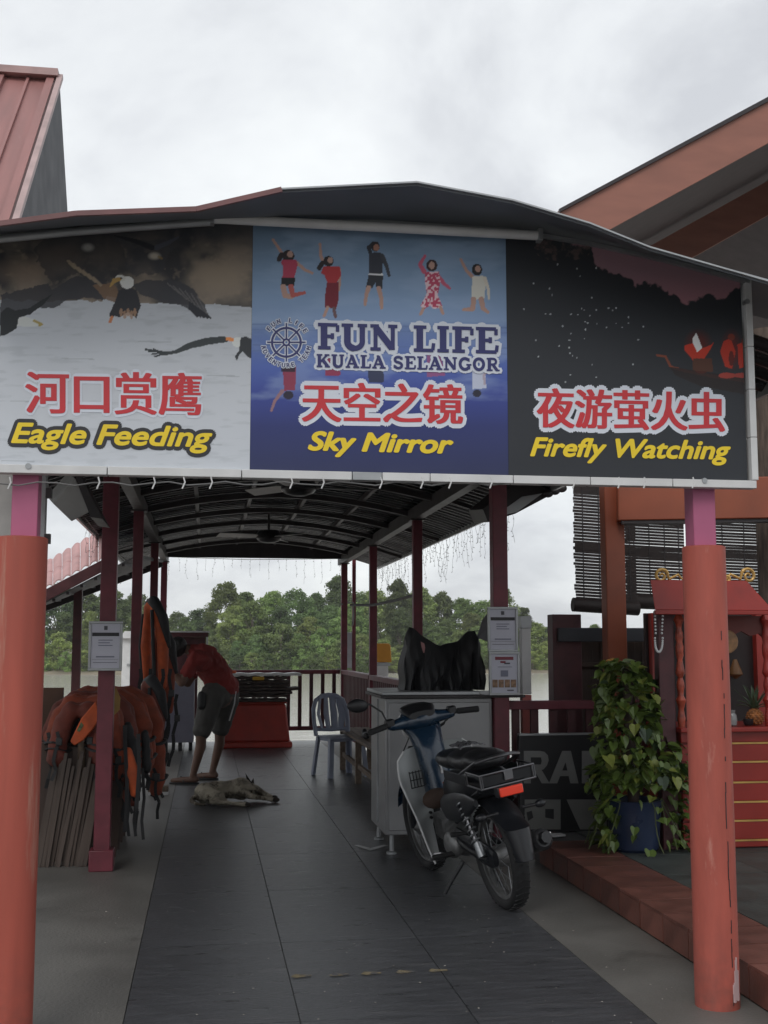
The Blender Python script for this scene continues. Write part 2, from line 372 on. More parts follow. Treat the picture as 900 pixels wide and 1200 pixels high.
# edge battens and rafters
for sx in (CX - HW - .01, CX + HW + .01):
    MB().bar((sx, 4.65, vz(sx) - .01), (sx, 18.2, vz(sx) - .01), .025, .05).build('eave_trim', m_steel, canopy)
for x in (PXL, PXR):
    MB().bar((x, 4.7, BZ + .07), (x, 18.0, BZ + .07), .09, .12).build('side_beam', m_beam, canopy)
for x in (-.12, .42, .98, 1.52):
    MB().bar((x, 4.7, vz(x) - .045), (x, 18.0, vz(x) - .045), .035, .05).build('purlin', m_beam, canopy)
yy = 5.2
while yy < 17.4:
    a = MB(); q = [(x, yy, vz(x) - .095) for x in np.linspace(PXL, PXR, 15)]
    for i in range(14): a.bar(q[i], q[i + 1], .045, .05)
    a.build('arch_rib', m_beam, canopy); yy += 1.28
MB().b2((PXL - .04, 17.56, 2.70), (PXR + .04, 17.6, 2.97)).build('end_fascia', m_beam, canopy)
for x0, x1 in ((PXL - .55, PXL - .06), (PXR + .06, PXR + .55)):
    for yy in (5.2, 7.8, 10.4, 13, 15.6): MB().bar((x0, yy, vz(x0) - .05), (x1, yy, vz(x1) - .06), .035, .04).build('bracket_arm', m_beam, canopy)
# front awning: folded sheets whose underside is seen
fr = [(-80, 268), (0, 262), (90, 250), (230, 245), (330, 222), (488, 214), (600, 235), (690, 262), (760, 290), (900, 330), (985, 352)]
fp = [W(a, b_, 4.1) for a, b_ in fr]
bl_ = [(-80, 276), (0, 269), (90, 263), (230, 255), (330, 251), (488, 252), (600, 257), (690, 275), (760, 291), (900, 327), (985, 350)]
bp = [W(a, b_, 4.45) for a, b_ in bl_]
aw = MB(); rows = [fp, [p.lerp(q, .5) + Vector((0, 0, .004)) for p, q in zip(fp, bp)], bp, [(q.x + .02, 4.9, q.z + .02) for q in bp]]
aw.sheet(rows, (0, 0, -.012)).build('front_awning_sheet', M('awning sheet grey', (.115, .125, .14, 1), .5, var=.15), canopy)
rd = MB()
for i in range(0, 4): rd.bar(fp[i] + Vector((0, -.008, -.004)), fp[i + 1] + Vector((0, -.008, -.004)), .014, .018)
rd.build('edge_trim', M('dull red edge flashing', (.17, .075, .075, 1), .5), canopy)
rd = MB()
for i in range(4, len(fp) - 1): rd.bar(fp[i] + Vector((0, -.008, -.002)), fp[i + 1] + Vector((0, -.008, -.002)), .012, .006)
rd.build('edge_trim', m_steel, canopy)
# ================================================================ gate columns
def gate_col(cx, cy, r_, ztop, mat, label, seam):
    t = thing('gate_column', label, 'column', (cx, cy, 0), 'pipe clad columns carrying the banner'); py_ = 4.585
    prof_ = [(r_ * 1.0, 0), (r_, .02)] + [(r_ * (1 + .004 * math.sin(k * 1.7)), .02 + (ztop - .04) * k / 12) for k in range(1, 12)] + [(r_, ztop - .004), (r_ * .9, ztop)]
    MB().lathe((cx, cy, 0), prof_, 40).build('pipe_sleeve', mat, t)
    MB().b2((cx - .048, py_ - .045, ztop - .02), (cx + .048, py_ + .045, 2.7)).build('pink_post', m_pink, t, bevel=.003)
    if seam:
        s_ = MB(); q = random.Random(2)
        a0 = R(-72)
        z = .02
        while z < 1.5:
            h_ = q.uniform(.008, .045); a = a0 + .035 * math.sin(z * 7) + .02 * math.sin(z * 23) + q.uniform(-.015, .015); ww = q.uniform(.0012, .003)
            p = Vector((cx + (r_ + .001) * math.cos(a), cy + (r_ + .001) * math.sin(a), z)); s_.bar(p, p + Vector((0, 0, h_)), .003, ww, up=(math.cos(a), math.sin(a), 0))
            z += h_ * .9 + (q.uniform(.02, .12) if q.random() < .25 else 0)
        s_.build('seam_crack', m_beam, t, kind='stuff')
        s_ = MB(); 
        for k in range(7):
            a = R(-70 + k * 3.2); p = Vector((cx + (r_ + .0012) * math.cos(a), cy + (r_ + .0012) * math.sin(a), .03 + q.uniform(0, .02))); s_.bar(p, p + Vector((0, 0, q.uniform(.06, .15))), .002, .009, up=(math.cos(a), math.sin(a), 0))
        s_.build('paint_chip', M('exposed pale primer', (.5, .36, .36, 1), .7), t)
    return t
rb = W(841, 1180, 4.56)
gate_col(rb.x, 4.56, .0865, 1.805, m_col, 'right salmon gate column with a cracked vertical seam', True)
lb = W(56, 640, 4.5)
gate_col(lb.x - .094, 4.5, .094, 1.80, m_colL, 'left red gate column cut by the picture edge, with pale scuffs', False)
gp = thing('upright_board', 'pale grey upright board behind the left pink post', 'panel', (W(-30, 640, 5).x, 5, 1.7))
a, b_ = W(-40, 655, 5), W(44, 540, 5)
MB().b2((a.x, 5, a.z), (b_.x, 5.05, 2.68)).build('board', M('pale grey board', (.36, .35, .34, 1), .6), gp, bevel=.004)
MB().b2((b_.x + .002, 4.99, a.z), (W(55, 540, 5).x, 5.05, 2.68)).build('edge_strip', m_steel, gp)
for zz in (1.84, 2.03): MB().b2((W(55, 540, 5).x + .001, 4.985, zz - .02), (W(62, 540, 5).x, 5.02, zz + .02)).build('bracket', m_beam, gp)
# ================================================================ banner
BY = 4.5
X0b, X1b = W(-60, 552, BY).x, W(876, 560, BY).x
Zb = 2.068
tp = [(-60, 278), (0, 272), (245, 262), (430, 262), (600, 273), (690, 288), (780, 308), (876, 333)]
tpx = [W(a, b, BY).x for a, b in tp]; tpz = [W(a, b, BY).z for a, b in tp]
def topz(x): return float(np.interp(x, tpx, tpz))
banner = thing('advertising_banner', 'wide printed banner across the gate advertising eagle feeding, sky mirror and firefly watching', 'banner', (.7, BY, Zb))
def proj(P):                            # world array -> photo pixel, to lay the print out on the banner
    D = P - np.array([0, 0, CAM_H]); f_, r_, u_ = (np.array(v) for v in (_f, _r, _u))
    w_ = D @ f_; return 450 + FOC * (D @ r_) / w_, 600 - FOC * (D @ u_) / w_
def inpoly(x, y, poly):
    r_ = np.zeros(x.shape, bool); n = len(poly)
    for i in range(n):
        x0, y0 = poly[i]; x1, y1 = poly[(i + 1) % n]
        if y0 == y1: continue
        c = ((y0 > y) != (y1 > y)) & (x < (x1 - x0) * (y - y0) / (y1 - y0) + x0); r_ ^= c
    return r_
def hsh(ix, iy, s): 
    v = np.sin(ix * 127.1 + iy * 311.7 + s * 74.7) * 43758.5453; return v - np.floor(v)
def vn(x, y, s=0):
    ix, iy = np.floor(x), np.floor(y); fx, fy = x - ix, y - iy; fx = fx * fx * (3 - 2 * fx); fy = fy * fy * (3 - 2 * fy)
    return (hsh(ix, iy, s) * (1 - fx) + hsh(ix + 1, iy, s) * fx) * (1 - fy) + (hsh(ix, iy + 1, s) * (1 - fx) + hsh(ix + 1, iy + 1, s) * fx) * fy
def fb(x, y, s=0): return sum(vn(x * 2 ** k, y * 2 ** k, s + k) / 2 ** (k + 1) for k in range(4)) / .94
KB = 1.95
def lin(r, g, b): return np.array([((c / 255 + .055) / 1.055) ** 2.4 for c in (r, g, b)]) * KB
class Paint:
    def __init__(s, x, y): s.x, s.y = x, y; s.c = np.zeros(x.shape + (3,))
    def put(s, m, col, a=1.0):
        a = np.asarray(a * np.ones(s.x.shape))[..., None] * m[..., None]; s.c = s.c * (1 - a) + np.asarray(col) * a
    def poly(s, p, col, a=1.0, wob=0):
        x, y = s.x, s.y
        if wob: x = x + (fb(s.x / 7, s.y / 7, 5) - .5) * wob; y = y + (fb(s.x / 7, s.y / 7, 9) - .5) * wob
        s.put(inpoly(x, y, p), lin(*col), a)
    def line(s, pts, wd, col, a=1.0):
        wd = wd if isinstance(wd, (list, tuple)) else [wd] * len(pts)
        for i in range(len(pts) - 1):
            (x0, y0), (x1, y1) = pts[i], pts[i + 1]; dx, dy = x1 - x0, y1 - y0; l2 = dx * dx + dy * dy + 1e-9
            t = np.clip(((s.x - x0) * dx + (s.y - y0) * dy) / l2, 0, 1); d = np.hypot(s.x - x0 - t * dx, s.y - y0 - t * dy)
            s.put(d < (wd[i] * (1 - t) + wd[i + 1] * t) / 2 + .25, lin(*col), a)
    def ell(s, cx, cy, rx, ry, col, a=1.0, soft=False):
        d = np.hypot((s.x - cx) / rx, (s.y - cy) / ry)
        s.put(np.clip(1.6 - 1.6 * d, 0, 1) if soft else (d < 1) * 1.0, lin(*col), a)
def paint_eagle(p):
    x, y = p.x, p.y
    n = fb(x / 34, y / 30, 2); n2 = fb(x / 9, y / 7, 4); n3 = fb(x / 22, y / 4, 6)
    base = lin(147, 150, 155); p.c[:] = base
    p.put(np.clip((n3 - .55) * 2.2, 0, .35), lin(122, 126, 130)); p.put(np.clip((y - 470) / 300, 0, .2), lin(150, 155, 160))
    for k, (hx, hy) in enumerate([(30, 470), (180, 400), (90, 420), (260, 440), (240, 520), (20, 540)]):
        p.line([(hx - 18, hy), (hx + 20, hy + 1)], .6, (112, 116, 120), .6)
    edge = np.where(x < 120, 352 + 6 * (fb(x / 12, x * 0, 3) - .5), np.interp(x, [120, 165, 250, 294], [345, 355, 357, 360])) + (n2 - .5) * 3
    bgm = y < edge
    p.put(bgm, lin(72, 68, 64)); p.put(bgm * np.clip((n - .42) * 4, 0, 1), lin(108, 98, 88), .9)
    p.put(bgm * np.clip((.44 - n) * 6, 0, 1), lin(42, 42, 46), .9); p.put(bgm * np.clip((n2 - .6) * 5, 0, 1), lin(120, 108, 94), .5)
    p.put(bgm * np.clip((300 - y) / 26, 0, 1), lin(40, 42, 48), .8)
    p.ell(258, 325, 44, 26, (118, 106, 92), .75, True); p.ell(30, 318, 42, 22, (96, 84, 74), .7, True); p.ell(75, 300, 30, 16, (100, 86, 74), .6, True)
    p.poly([(40, 288), (70, 272), (108, 268), (140, 276), (146, 300), (150, 316), (120, 330), (92, 322), (60, 330), (48, 312)], (46, 45, 48), .75, 10)
    p.poly([(132, 276), (160, 284), (198, 280), (212, 277), (206, 288), (196, 300), (190, 318), (160, 322), (146, 312), (150, 296)], (50, 50, 54), .7, 9)
    p.line([(134, 276), (160, 283), (178, 290)], [1, 5, 6], (34, 35, 40)); p.line([(184, 290), (198, 284), (209, 278)], [6, 4, 2], (60, 62, 70))
    # left wing of the landing eagle and its fanned feathers
    p.poly([(0, 345), (30, 338), (56, 332), (60, 340), (84, 326), (110, 322), (128, 336), (124, 350), (104, 349), (80, 351), (64, 361), (48, 361), (36, 366), (20, 375), (0, 380)], (48, 48, 52), .92, 6)
    p.poly([(108, 334), (132, 330), (140, 344), (136, 356), (120, 348)], (98, 78, 62), .9, 4)
    for k in range(6): p.line([(80 + 6 * k, 306 + 4 * k), (88 + 6 * k, 314 + 4 * k)], 3, (120, 108, 92), .8)
    # central eagle: body, right wing, head, talons
    p.poly([(154, 334), (176, 328), (205, 328), (225, 338), (240, 356), (246, 372), (238, 366), (232, 372), (226, 366), (212, 358), (196, 356), (180, 350), (164, 344)], (50, 50, 54), .92, 4)
    for k in range(6): p.line([(196 + 7 * k, 332 + 3 * k), (212 + 6.5 * k, 345 + 5.4 * k)], 1, (84, 82, 82), .8)
    for k in range(5): p.line([(222, 354 + k * 2), (247 - 4 * k, 373 - k * .5)], 1.6, (38, 39, 44))
    p.poly([(139, 340), (150, 336), (160, 340), (165, 358), (160, 373), (150, 366), (140, 372), (134, 370), (130, 376), (128, 368), (134, 356)], (40, 40, 44), 1, 1)
    for k in range(5): p.ell(142 + 4 * k, 366 + (k % 2) * 3, 2, 5, (128, 102, 82), .8)
    p.line([(131, 372), (129, 377)], 3, (150, 96, 66))
    p.ell(149, 331, 8, 7.5, (170, 170, 168)); p.ell(141, 326, 6, 4, (160, 160, 156)); p.line([(129, 336), (134, 329), (140, 327)], [1, 5, 4], (138, 112, 66)); p.ell(142, 326, 1.2, 1, (30, 30, 34))
    p.ell(103, 290, 9, 6, (132, 130, 128), .8, True); p.ell(181, 300, 9, 5.5, (150, 144, 134), .9, True); p.line([(186, 301), (190, 303)], 2, (110, 92, 60), .8)
    # far left eagle
    p.poly([(0, 368), (8, 360), (18, 364), (34, 361), (52, 350), (62, 344), (50, 358), (36, 368), (22, 372), (20, 384), (8, 392), (0, 394)], (34, 36, 38), 1, 1.5)
    p.poly([(22, 372), (30, 371), (44, 376), (50, 381), (36, 383), (20, 382)], (158, 160, 158)); p.line([(40, 376), (49, 380), (46, 381)], 2.4, (130, 116, 70))
    # low flying eagle on the right
    p.poly([(168, 410), (180, 411), (192, 412), (204, 411), (220, 402), (240, 396), (262, 394), (270, 396), (266, 401), (244, 404), (226, 408), (208, 414), (196, 416), (176, 418), (190, 414)], (46, 50, 52), 1, .8)
    for k in range(4): p.line([(196, 413), (170 + 4 * k, 409 + 3 * k)], 1.1, (40, 44, 46))
    p.line([(180, 409), (190, 413)], 1, (40, 44, 46))
    p.ell(279, 401, 7, 6, (166, 168, 166)); p.line([(266, 397), (272, 398)], [3, 4], (176, 112, 66))
    p.poly([(282, 396), (288, 394), (296, 398), (296, 421), (290, 418), (284, 412), (280, 416), (278, 423), (275, 418), (280, 411)], (42, 44, 47), 1, .6)
def paint_sky(p):
    x, y = p.x, p.y
    ys = [262, 300, 350, 376, 384, 430, 460, 500, 560]
    cs = np.array([lin(82, 100, 118), lin(92, 112, 134), lin(104, 124, 150), lin(104, 122, 150), lin(84, 102, 138), lin(62, 78, 132), lin(46, 56, 112), lin(36, 42, 82), lin(34, 38, 62)])
    for k in range(3): p.c[..., k] = np.interp(y, ys, cs[:, k])
    n = fb(x / 50, y / 16, 3); p.put(np.clip((n - .5) * 2.4, 0, .5) * (y < 470), lin(124, 140, 162), .6)
    for yy in (380, 386, 404, 411): p.line([(296, yy), (594, yy + 4)], .8, (70, 86, 122), .5)
    sk = (142, 114, 104)
    def person(hx, hy, sc, body, hand):
        body(hx, hy, sc)
    # 1 woman in pink with black shorts
    p.line([(337, 303), (330, 296), (320, 281)], [4, 3, 2.5], sk); p.line([(348, 308), (357, 316), (366, 320)], [3.5, 3, 2.5], sk)
    p.ell(338, 300, 7, 7, (38, 32, 34)); p.line([(330, 298), (327, 304)], 5, (38, 32, 34)); p.ell(340, 298, 3.4, 4, sk)
    p.poly([(331, 304), (347, 304), (349, 310), (345, 325), (331, 325), (332, 312), (329, 308)], (138, 50, 70)); p.poly([(330, 325), (346, 325), (345, 335), (329, 335)], (24, 24, 28))
    p.line([(332, 336), (334, 346), (341, 348)], [6, 6, 5], sk); p.line([(341, 336), (343, 346), (357, 343)], [6, 5, 3], (140, 70, 66))
    # 2 woman in red dress
    p.line([(379, 307), (376, 300), (375, 286)], [4, 3, 2.5], sk); p.line([(397, 316), (398, 330), (397, 340)], [4, 3, 2.5], sk)
    p.ell(385, 306, 6, 6, (34, 30, 32)); p.line([(378, 308), (374, 314)], 5, (34, 30, 32)); p.ell(387, 305, 3, 3.8, sk)
    p.poly([(379, 312), (398, 312), (400, 322), (394, 332), (384, 332), (380, 322), (376, 320)], (138, 44, 48)); p.poly([(383, 331), (397, 331), (397, 350), (394, 362), (381, 360), (381, 346)], (94, 30, 40))
    p.line([(384, 360), (380, 370)], 3, sk); p.line([(391, 361), (393, 371)], 3.4, (84, 64, 66))
    # 3 man in dark shirt and shorts
    p.line([(434, 296), (432, 290), (438, 285)], 4, (38, 40, 46)); p.ell(440, 289, 5, 6, (40, 34, 34)); p.ell(441, 290, 3.4, 4.2, (130, 94, 80))
    p.poly([(432, 296), (446, 296), (449, 302), (448, 322), (432, 322), (432, 308)], (42, 44, 52)); p.line([(448, 300), (453, 312), (456, 323)], [5, 4, 3], (48, 50, 56))
    p.line([(433, 322), (448, 322)], 2.4, (170, 170, 172)); p.poly([(432, 322), (449, 323), (448, 338), (441, 338), (440, 331), (436, 338), (429, 336)], (36, 38, 44))
    p.line([(432, 337), (429, 346), (428, 357)], [5, 4, 3], sk); p.line([(444, 338), (447, 350), (447, 361)], [5, 4, 3], sk)
    # 4 woman in patterned dress
    p.line([(497, 318), (492, 310), (498, 300)], [5, 4, 2.6], (150, 70, 90)); p.line([(512, 322), (520, 332), (527, 338)], [5, 4, 2.4], (150, 70, 90)); p.ell(506, 311, 6.5, 7, (46, 32, 34)); p.ell(506, 311, 3.4, 4.4, sk)
    dress = [(498, 319), (514, 318), (516, 330), (513, 346), (519, 360), (508, 362), (504, 358), (496, 363), (493, 358), (500, 344), (498, 330)]
    p.poly(dress, (146, 56, 78)); 
    p.put(inpoly(x, y, dress) & (vn(x / 2.1, y / 2.1, 11) > .55), lin(176, 152, 158))
    p.line([(496, 362), (493, 368)], 3, sk); p.line([(516, 360), (519, 367)], 3, sk)
    # 5 woman in cream
    p.line([(553, 324), (546, 316), (540, 304)], [4, 3, 2.4], sk); p.ell(559, 316, 6, 7, (30, 28, 30)); p.ell(560, 315, 3.2, 4, sk)
    p.poly([(553, 324), (566, 323), (569, 330), (568, 350), (553, 351), (553, 336)], (166, 164, 156)); p.line([(568, 326), (572, 338), (573, 350)], [4, 3, 2.4], (166, 160, 150))
    p.line([(555, 351), (554, 362), (543, 363)], [6, 5, 3], sk); p.line([(564, 351), (566, 361), (572, 366)], [6, 5, 3], sk)
    # mirrored figures under the title
    p.poly([(331, 428), (347, 428), (346, 457), (333, 458)], (108, 34, 46), .9); p.ell(338, 463, 6, 5, (34, 32, 44)); p.line([(331, 458), (322, 470), (318, 481)], [4, 3, 2.4], (110, 84, 90)); p.poly([(330, 426), (346, 426), (346, 436), (330, 436)], (26, 26, 36), .9)
    p.poly([(383, 414), (397, 414), (399, 440), (381, 440)], (112, 36, 52), .9); p.poly([(431, 426), (449, 426), (450, 448), (432, 448)], (36, 38, 52), .9)
    p.poly([(500, 412), (516, 412), (522, 440), (500, 442)], (116, 62, 92), .8); p.poly([(553, 430), (568, 430), (570, 455), (554, 456)], (150, 154, 166), .85); p.ell(559, 461, 5, 4.5, (34, 34, 44)); p.line([(568, 450), (567, 440), (574, 430)], 2.4, (130, 120, 130))
def paint_fire(p):
    x, y = p.x, p.y
    p.c[:] = lin(34, 36, 40)
    n = fb(x / 12, y / 12, 8); n2 = fb(x / 5, y / 5, 3)
    e = np.interp(x, [594, 668, 690, 700, 722, 745, 768, 790, 802, 812, 832, 850, 862, 880], [268, 284, 288, 312, 322, 332, 334, 346, 358, 354, 346, 356, 336, 334]) + (n - .5) * 20 + (n2 - .5) * 10
    skym = np.clip((e - y) / 3, 0, 1)
    p.put(skym, lin(118, 92, 100)); p.put(skym * np.clip((y - 320) / 60, 0, .8), lin(142, 96, 104))
    p.put((np.hypot((x - 660) / 34, (y - 292) / 14) < 1) * np.clip((n2 - .5) * 3, 0, .6), lin(84, 70, 66))
    q = random.Random(5)
    pts = [(q.gauss(680, 28), q.gauss(378, 28)) for _ in range(34)] + [(644, 338), (625, 332), (713, 361), (722, 361), (754, 383), (748, 398), (742, 427), (614, 362), (628, 399), (631, 418), (676, 419), (694, 427), (671, 417)]
    for a, b in pts: p.ell(a, b, q.uniform(.6, 1.15), q.uniform(.6, 1.15), (150, 154, 156), q.uniform(.5, 1))
    p.line([(770, 416), (780, 418), (786, 430), (800, 434), (830, 440), (872, 446)], [2, 2, 2.5, 3, 3, 3], (104, 52, 34), .9)
    p.poly([(784, 430), (872, 442), (872, 462), (820, 452), (792, 440)], (30, 24, 24), .9)
    p.ell(818, 404, 18, 20, (74, 24, 18), .8, True); p.poly([(802, 405), (812, 402), (818, 410), (834, 404), (838, 398), (832, 410), (824, 422), (812, 422), (802, 410)], (150, 42, 26))
    p.poly([(812, 396), (816, 390), (820, 400), (823, 408), (817, 413), (812, 402)], (205, 205, 208)); p.ell(822, 429, 10, 9, (60, 26, 20)); p.poly([(812, 420), (834, 420), (836, 436), (812, 434)], (66, 40, 30))
    p.ell(857, 410, 14, 26, (76, 20, 16), .8, True)
    p.poly([(848, 400), (856, 396), (862, 412), (858, 432), (850, 430), (844, 412)], (140, 40, 26)); p.poly([(864, 404), (872, 400), (873, 430), (866, 432)], (138, 38, 26)); p.ell(857, 395, 4, 4, (92, 38, 28)); p.ell(872, 400, 3, 4, (92, 38, 28))
    p.ell(852, 440, 10, 3.4, (126, 48, 40)); p.ell(868, 440, 8, 3, (120, 46, 40)); p.ell(857, 420, 3, 9, (40, 16, 16), .8)
def mat_print(name):
    m = bpy.data.materials.new(name); m.use_nodes = True; t_ = m.node_tree; b_ = t_.nodes['Principled BSDF']
    a_ = t_.nodes.new('ShaderNodeAttribute'); a_.attribute_name = 'ink'; t_.links.new(a_.outputs['Color'], b_.inputs['Base Color'])
    no_ = t_.nodes.new('ShaderNodeTexNoise'); no_.inputs['Scale'].default_value = 1.6; bu_ = t_.nodes.new('ShaderNodeBump'); bu_.inputs['Distance'].default_value = .03; bu_.inputs['Strength'].default_value = .5
    co_ = t_.nodes.new('ShaderNodeTexCoord'); t_.links.new(co_.outputs['Object'], no_.inputs['Vector']); t_.links.new(no_.outputs[0], bu_.inputs['Height']); t_.links.new(bu_.outputs[0], b_.inputs['Normal'])
    b_.inputs['Roughness'].default_value = .5; b_.inputs['Specular IOR Level'].default_value = .35
    return m
m_print = mat_print('printed vinyl')
def panel(xa, xb, fn, label):
    nx = int((xb - xa) / .0030); nz = 300
    xs = np.linspace(xa, xb, nx); tz = np.interp(xs, tpx, tpz); v = np.linspace(0, 1, nz)[:, None]
    Z = Zb + v * (tz[None, :] - Zb); X = np.repeat(xs[None, :], nz, 0)
    P = np.stack([X, np.full_like(X, BY), Z], -1)
    px, py = proj(P.reshape(-1, 3)); p = Paint(px.reshape(nz, nx), py.reshape(nz, nx)); fn(p)
    me = bpy.data.meshes.new('printed_panel'); ct = P.reshape(-1, 3) - np.array(root_loc(banner))
    idx = np.arange(nx * nz).reshape(nz, nx); q = np.stack([idx[:-1, :-1], idx[:-1, 1:], idx[1:, 1:], idx[1:, :-1]], -1).reshape(-1, 4)
    me.vertices.add(nx * nz); me.vertices.foreach_set('co', ct.astype('f4').ravel())
    me.loops.add(q.size); me.loops.foreach_set('vertex_index', q.astype('i4').ravel())
    me.polygons.add(len(q)); me.polygons.foreach_set('loop_start', (np.arange(len(q)) * 4).astype('i4'))
    me.update(calc_edges=True)
    at = me.color_attributes.new('ink', 'FLOAT_COLOR', 'POINT'); c4 = np.ones((nx * nz, 4), 'f4'); c4[:, :3] = np.clip(p.c.reshape(-1, 3), 0, .85); at.data.foreach_set('color', c4.ravel())
    me.materials.append(m_print); o = bpy.data.objects.new('printed_panel', me); C.objects.link(o); o.parent = banner; o['label'] = label
    return o
s1, s2 = W(294.5, 400, BY).x, W(594, 400, BY).x
panel(X0b, s1, paint_eagle, 'panel with bald eagles over pale water reading Eagle Feeding')
panel(s1 + .001, s2, paint_sky, 'blue panel with jumping people reading Fun Life and Sky Mirror')
panel(s2 + .001, X1b, paint_fire, 'dark night panel with fireflies and a rowing boat reading Firefly Watching')
MB().sheet([[(x, BY + .012, Zb), (x, BY + .012, topz(x))] for x in np.linspace(X0b, X1b, 30)], (0, .02, 0)).build('backing_board', m_beam, banner)
# frame
segs = [W(a, 560, BY).x for a in (-60, 126, 283, 412, 447, 503, 600, 690, 786, 884)]
for i in range(len(segs) - 1):
    MB().b2((segs[i] + .0015, BY - .022, Zb - .03), (segs[i + 1] - .0015, BY + .03, Zb + .002)).build('frame_bar', m_white if i != 3 else m_steel, banner, bevel=.002)
xe = W(880, 500, BY).x; ze = [Zb + .004, 2.25, 2.45, 2.63, topz(X1b) + .01]
for i in range(4): MB().b2((xe - .012, BY - .02, ze[i] + .001), (xe + .016, BY + .03, ze[i + 1] - .001)).build('frame_bar', m_white, banner, bevel=.002)
tb = MB()
for i in range(len(tpx) - 1): tb.bar((tpx[i], BY - .012, tpz[i] + .004), (tpx[i + 1], BY - .012, tpz[i + 1] + .004), .02, .014)
tb.build('top_rail', m_steel, banner)
for px, py in ((33, 546), (826, 563), (876, 353)):
    c = W(px, py, BY - .026); MB().cyl(c, c + Vector((0, .03, 0)), .011, n=12).build('bolt', m_steel, banner)
cl = MB()
for px in (11, 115, 180, 215, 247, 341, 378, 446, 494, 527, 575, 672, 725, 755, 812):
    c = W(px, 562, BY - .02); cl.tube([c + Vector((0, 0, .01)), c + Vector((.006, 0, -.01)), c + Vector((-.004, 0, -.035))], .0032, 6)
cl.build('cable_clip', m_white, banner)
wr = MB(); wr.tube([W(a, 563 + 2.4 * math.sin(a * .09), BY - .012) + Vector((0, 0, -.012)) for a in range(0, 880, 22)], .0028, 5); wr.build('cable', m_wire, banner)
# light tube and conduit over the banner
lt = thing('tube_light', 'long unlit white tube light fixed over the middle banner panel', 'tube light', W(439, 266, 4.42))
a, b_ = W(248, 266, 4.44), W(632, 271, 4.44); a.z = b_.z = (a.z + b_.z) / 2 + .008
MB().cyl(a, b_, .019, n=14).build('tube', m_white, lt); 
for q in (a, b_): MB().box(q, (.02, .046, .05)).build('end_cap', m_steel, lt, bevel=.003)
ct = MB().tube([W(-60, 285, 4.42), W(0, 280, 4.42), W(80, 272, 4.42), W(160, 266, 4.42), W(246, 260, 4.42)], .016, 10).build('conduit', m_steel)
tag(ct, 'grey conduit pipe curving along the top of the eagle panel', 'pipe')
# ---------------------------------------------------------------- lettering
def flat(mb, name, mat, parent, label=None):
    o = mb.build(name, mat, parent, smooth=False)
    if label: o['label'] = label
    return o
def glyphs(txt, shear=0.0):
    cu = bpy.data.curves.new('lettering', 'FONT'); cu.body = txt; cu.shear = shear; cu.resolution_u = 5
    o = bpy.data.objects.new('lettering', cu); C.objects.link(o); dg = bpy.context.evaluated_depsgraph_get()
    me = bpy.data.meshes.new_from_object(o.evaluated_get(dg)); vs_ = [tuple(v.co) for v in me.vertices]; fs_ = [tuple(p.vertices) for p in me.polygons]
    bpy.data.objects.remove(o); bpy.data.curves.remove(cu); bpy.data.meshes.remove(me)
    a = np.array(vs_); lo = a.min(0); hi = a.max(0); a = (a - lo) / np.maximum(hi - lo, 1e-6)
    return a, fs_
def put_text(txt, box, mat, parent, Y, dx, dy, n, shear=0, name='lettering', step=.000006, label=None, skew=0, extra=None):
    """box = (x0,yTopL,x1,yBotL,drop) in photo pixels; copies shifted on an ellipse dx,dy (pixels) embolden it"""
    a, fs_ = glyphs(txt, shear); x0, y0, x1, y1, drop = box; mb = MB()
    offs = [(0, 0)] + [(dx * math.cos(2 * PI * k / n), dy * math.sin(2 * PI * k / n)) for k in range(n)] if n else [(0, 0)]
    if extra: offs += extra
    for k, (ox, oy) in enumerate(offs):
        vs_ = []
        for u_, v_, _ in a:
            p = W(x0 + u_ * (x1 - x0) + ox, y1 + u_ * drop - v_ * (y1 - y0) + oy, BY); p.y = Y - k * step; vs_.append(p)
        mb.add(vs_, fs_)
    return flat(mb, name, mat, parent, label)
m_ired = M('red ink', tuple(lin(146, 34, 40)) + (1,), .5, var=.05)
m_iwhite = M('white ink', tuple(lin(158, 162, 170)) + (1,), .5, var=.04)
m_iyel = M('yellow ink', tuple(lin(176, 152, 30)) + (1,), .5, var=.05)
m_iblk = M('black ink', tuple(lin(30, 30, 34)) + (1,), .5, var=.05)
m_inavy = M('navy ink', tuple(lin(34, 36, 78)) + (1,), .5, var=.05)
hz = [(s * d, v) for d in (.5, 1.0, 1.5) for s in (-1, 1) for v in (-.35, .35)]
def red_cjk(txt, box):
    # heavy upright strokes and thin level ones, as in the printed face
    put_text(txt, box, m_ired, banner, BY - .0032, 0, 0, 0, extra=hz, label='red characters ' + txt)
for txt, box, ol in (('河口赏鹰', (31, 435, 235, 484, 2.5), 4), ('天空之镜', (355, 448, 541, 494, 3), 6), ('夜游萤火虫', (630, 455, 848, 501, 5), 6)):
    if ol > 4: put_text(txt, box, m_iwhite, banner, BY - .0015, ol, ol, 14, label='white outline of ' + txt)
    else: put_text(txt, box, m_iwhite, banner, BY - .0015, ol, ol, 12, label='white outline of ' + txt)
    red_cjk(txt, box)
put_text('Eagle Feeding', (14, 496, 248, 526, 5), m_iblk, banner, BY - .0015, 5.5, 5.5, 16, .28, label='black outline of Eagle Feeding')
put_text('Eagle Feeding', (14, 496, 248, 526, 5), m_iyel, banner, BY - .003, 1.1, .9, 8, .28, label='yellow words Eagle Feeding')
put_text('Sky Mirror', (362, 506, 530, 534, 4), m_iyel, banner, BY - .003, 1.5, 1.1, 8, .28, label='yellow words Sky Mirror')
put_text('Firefly Watching', (622, 513, 855, 541, 4), m_iyel, banner, BY - .003, 1.1, .9, 8, .28, label='yellow words Firefly Watching')
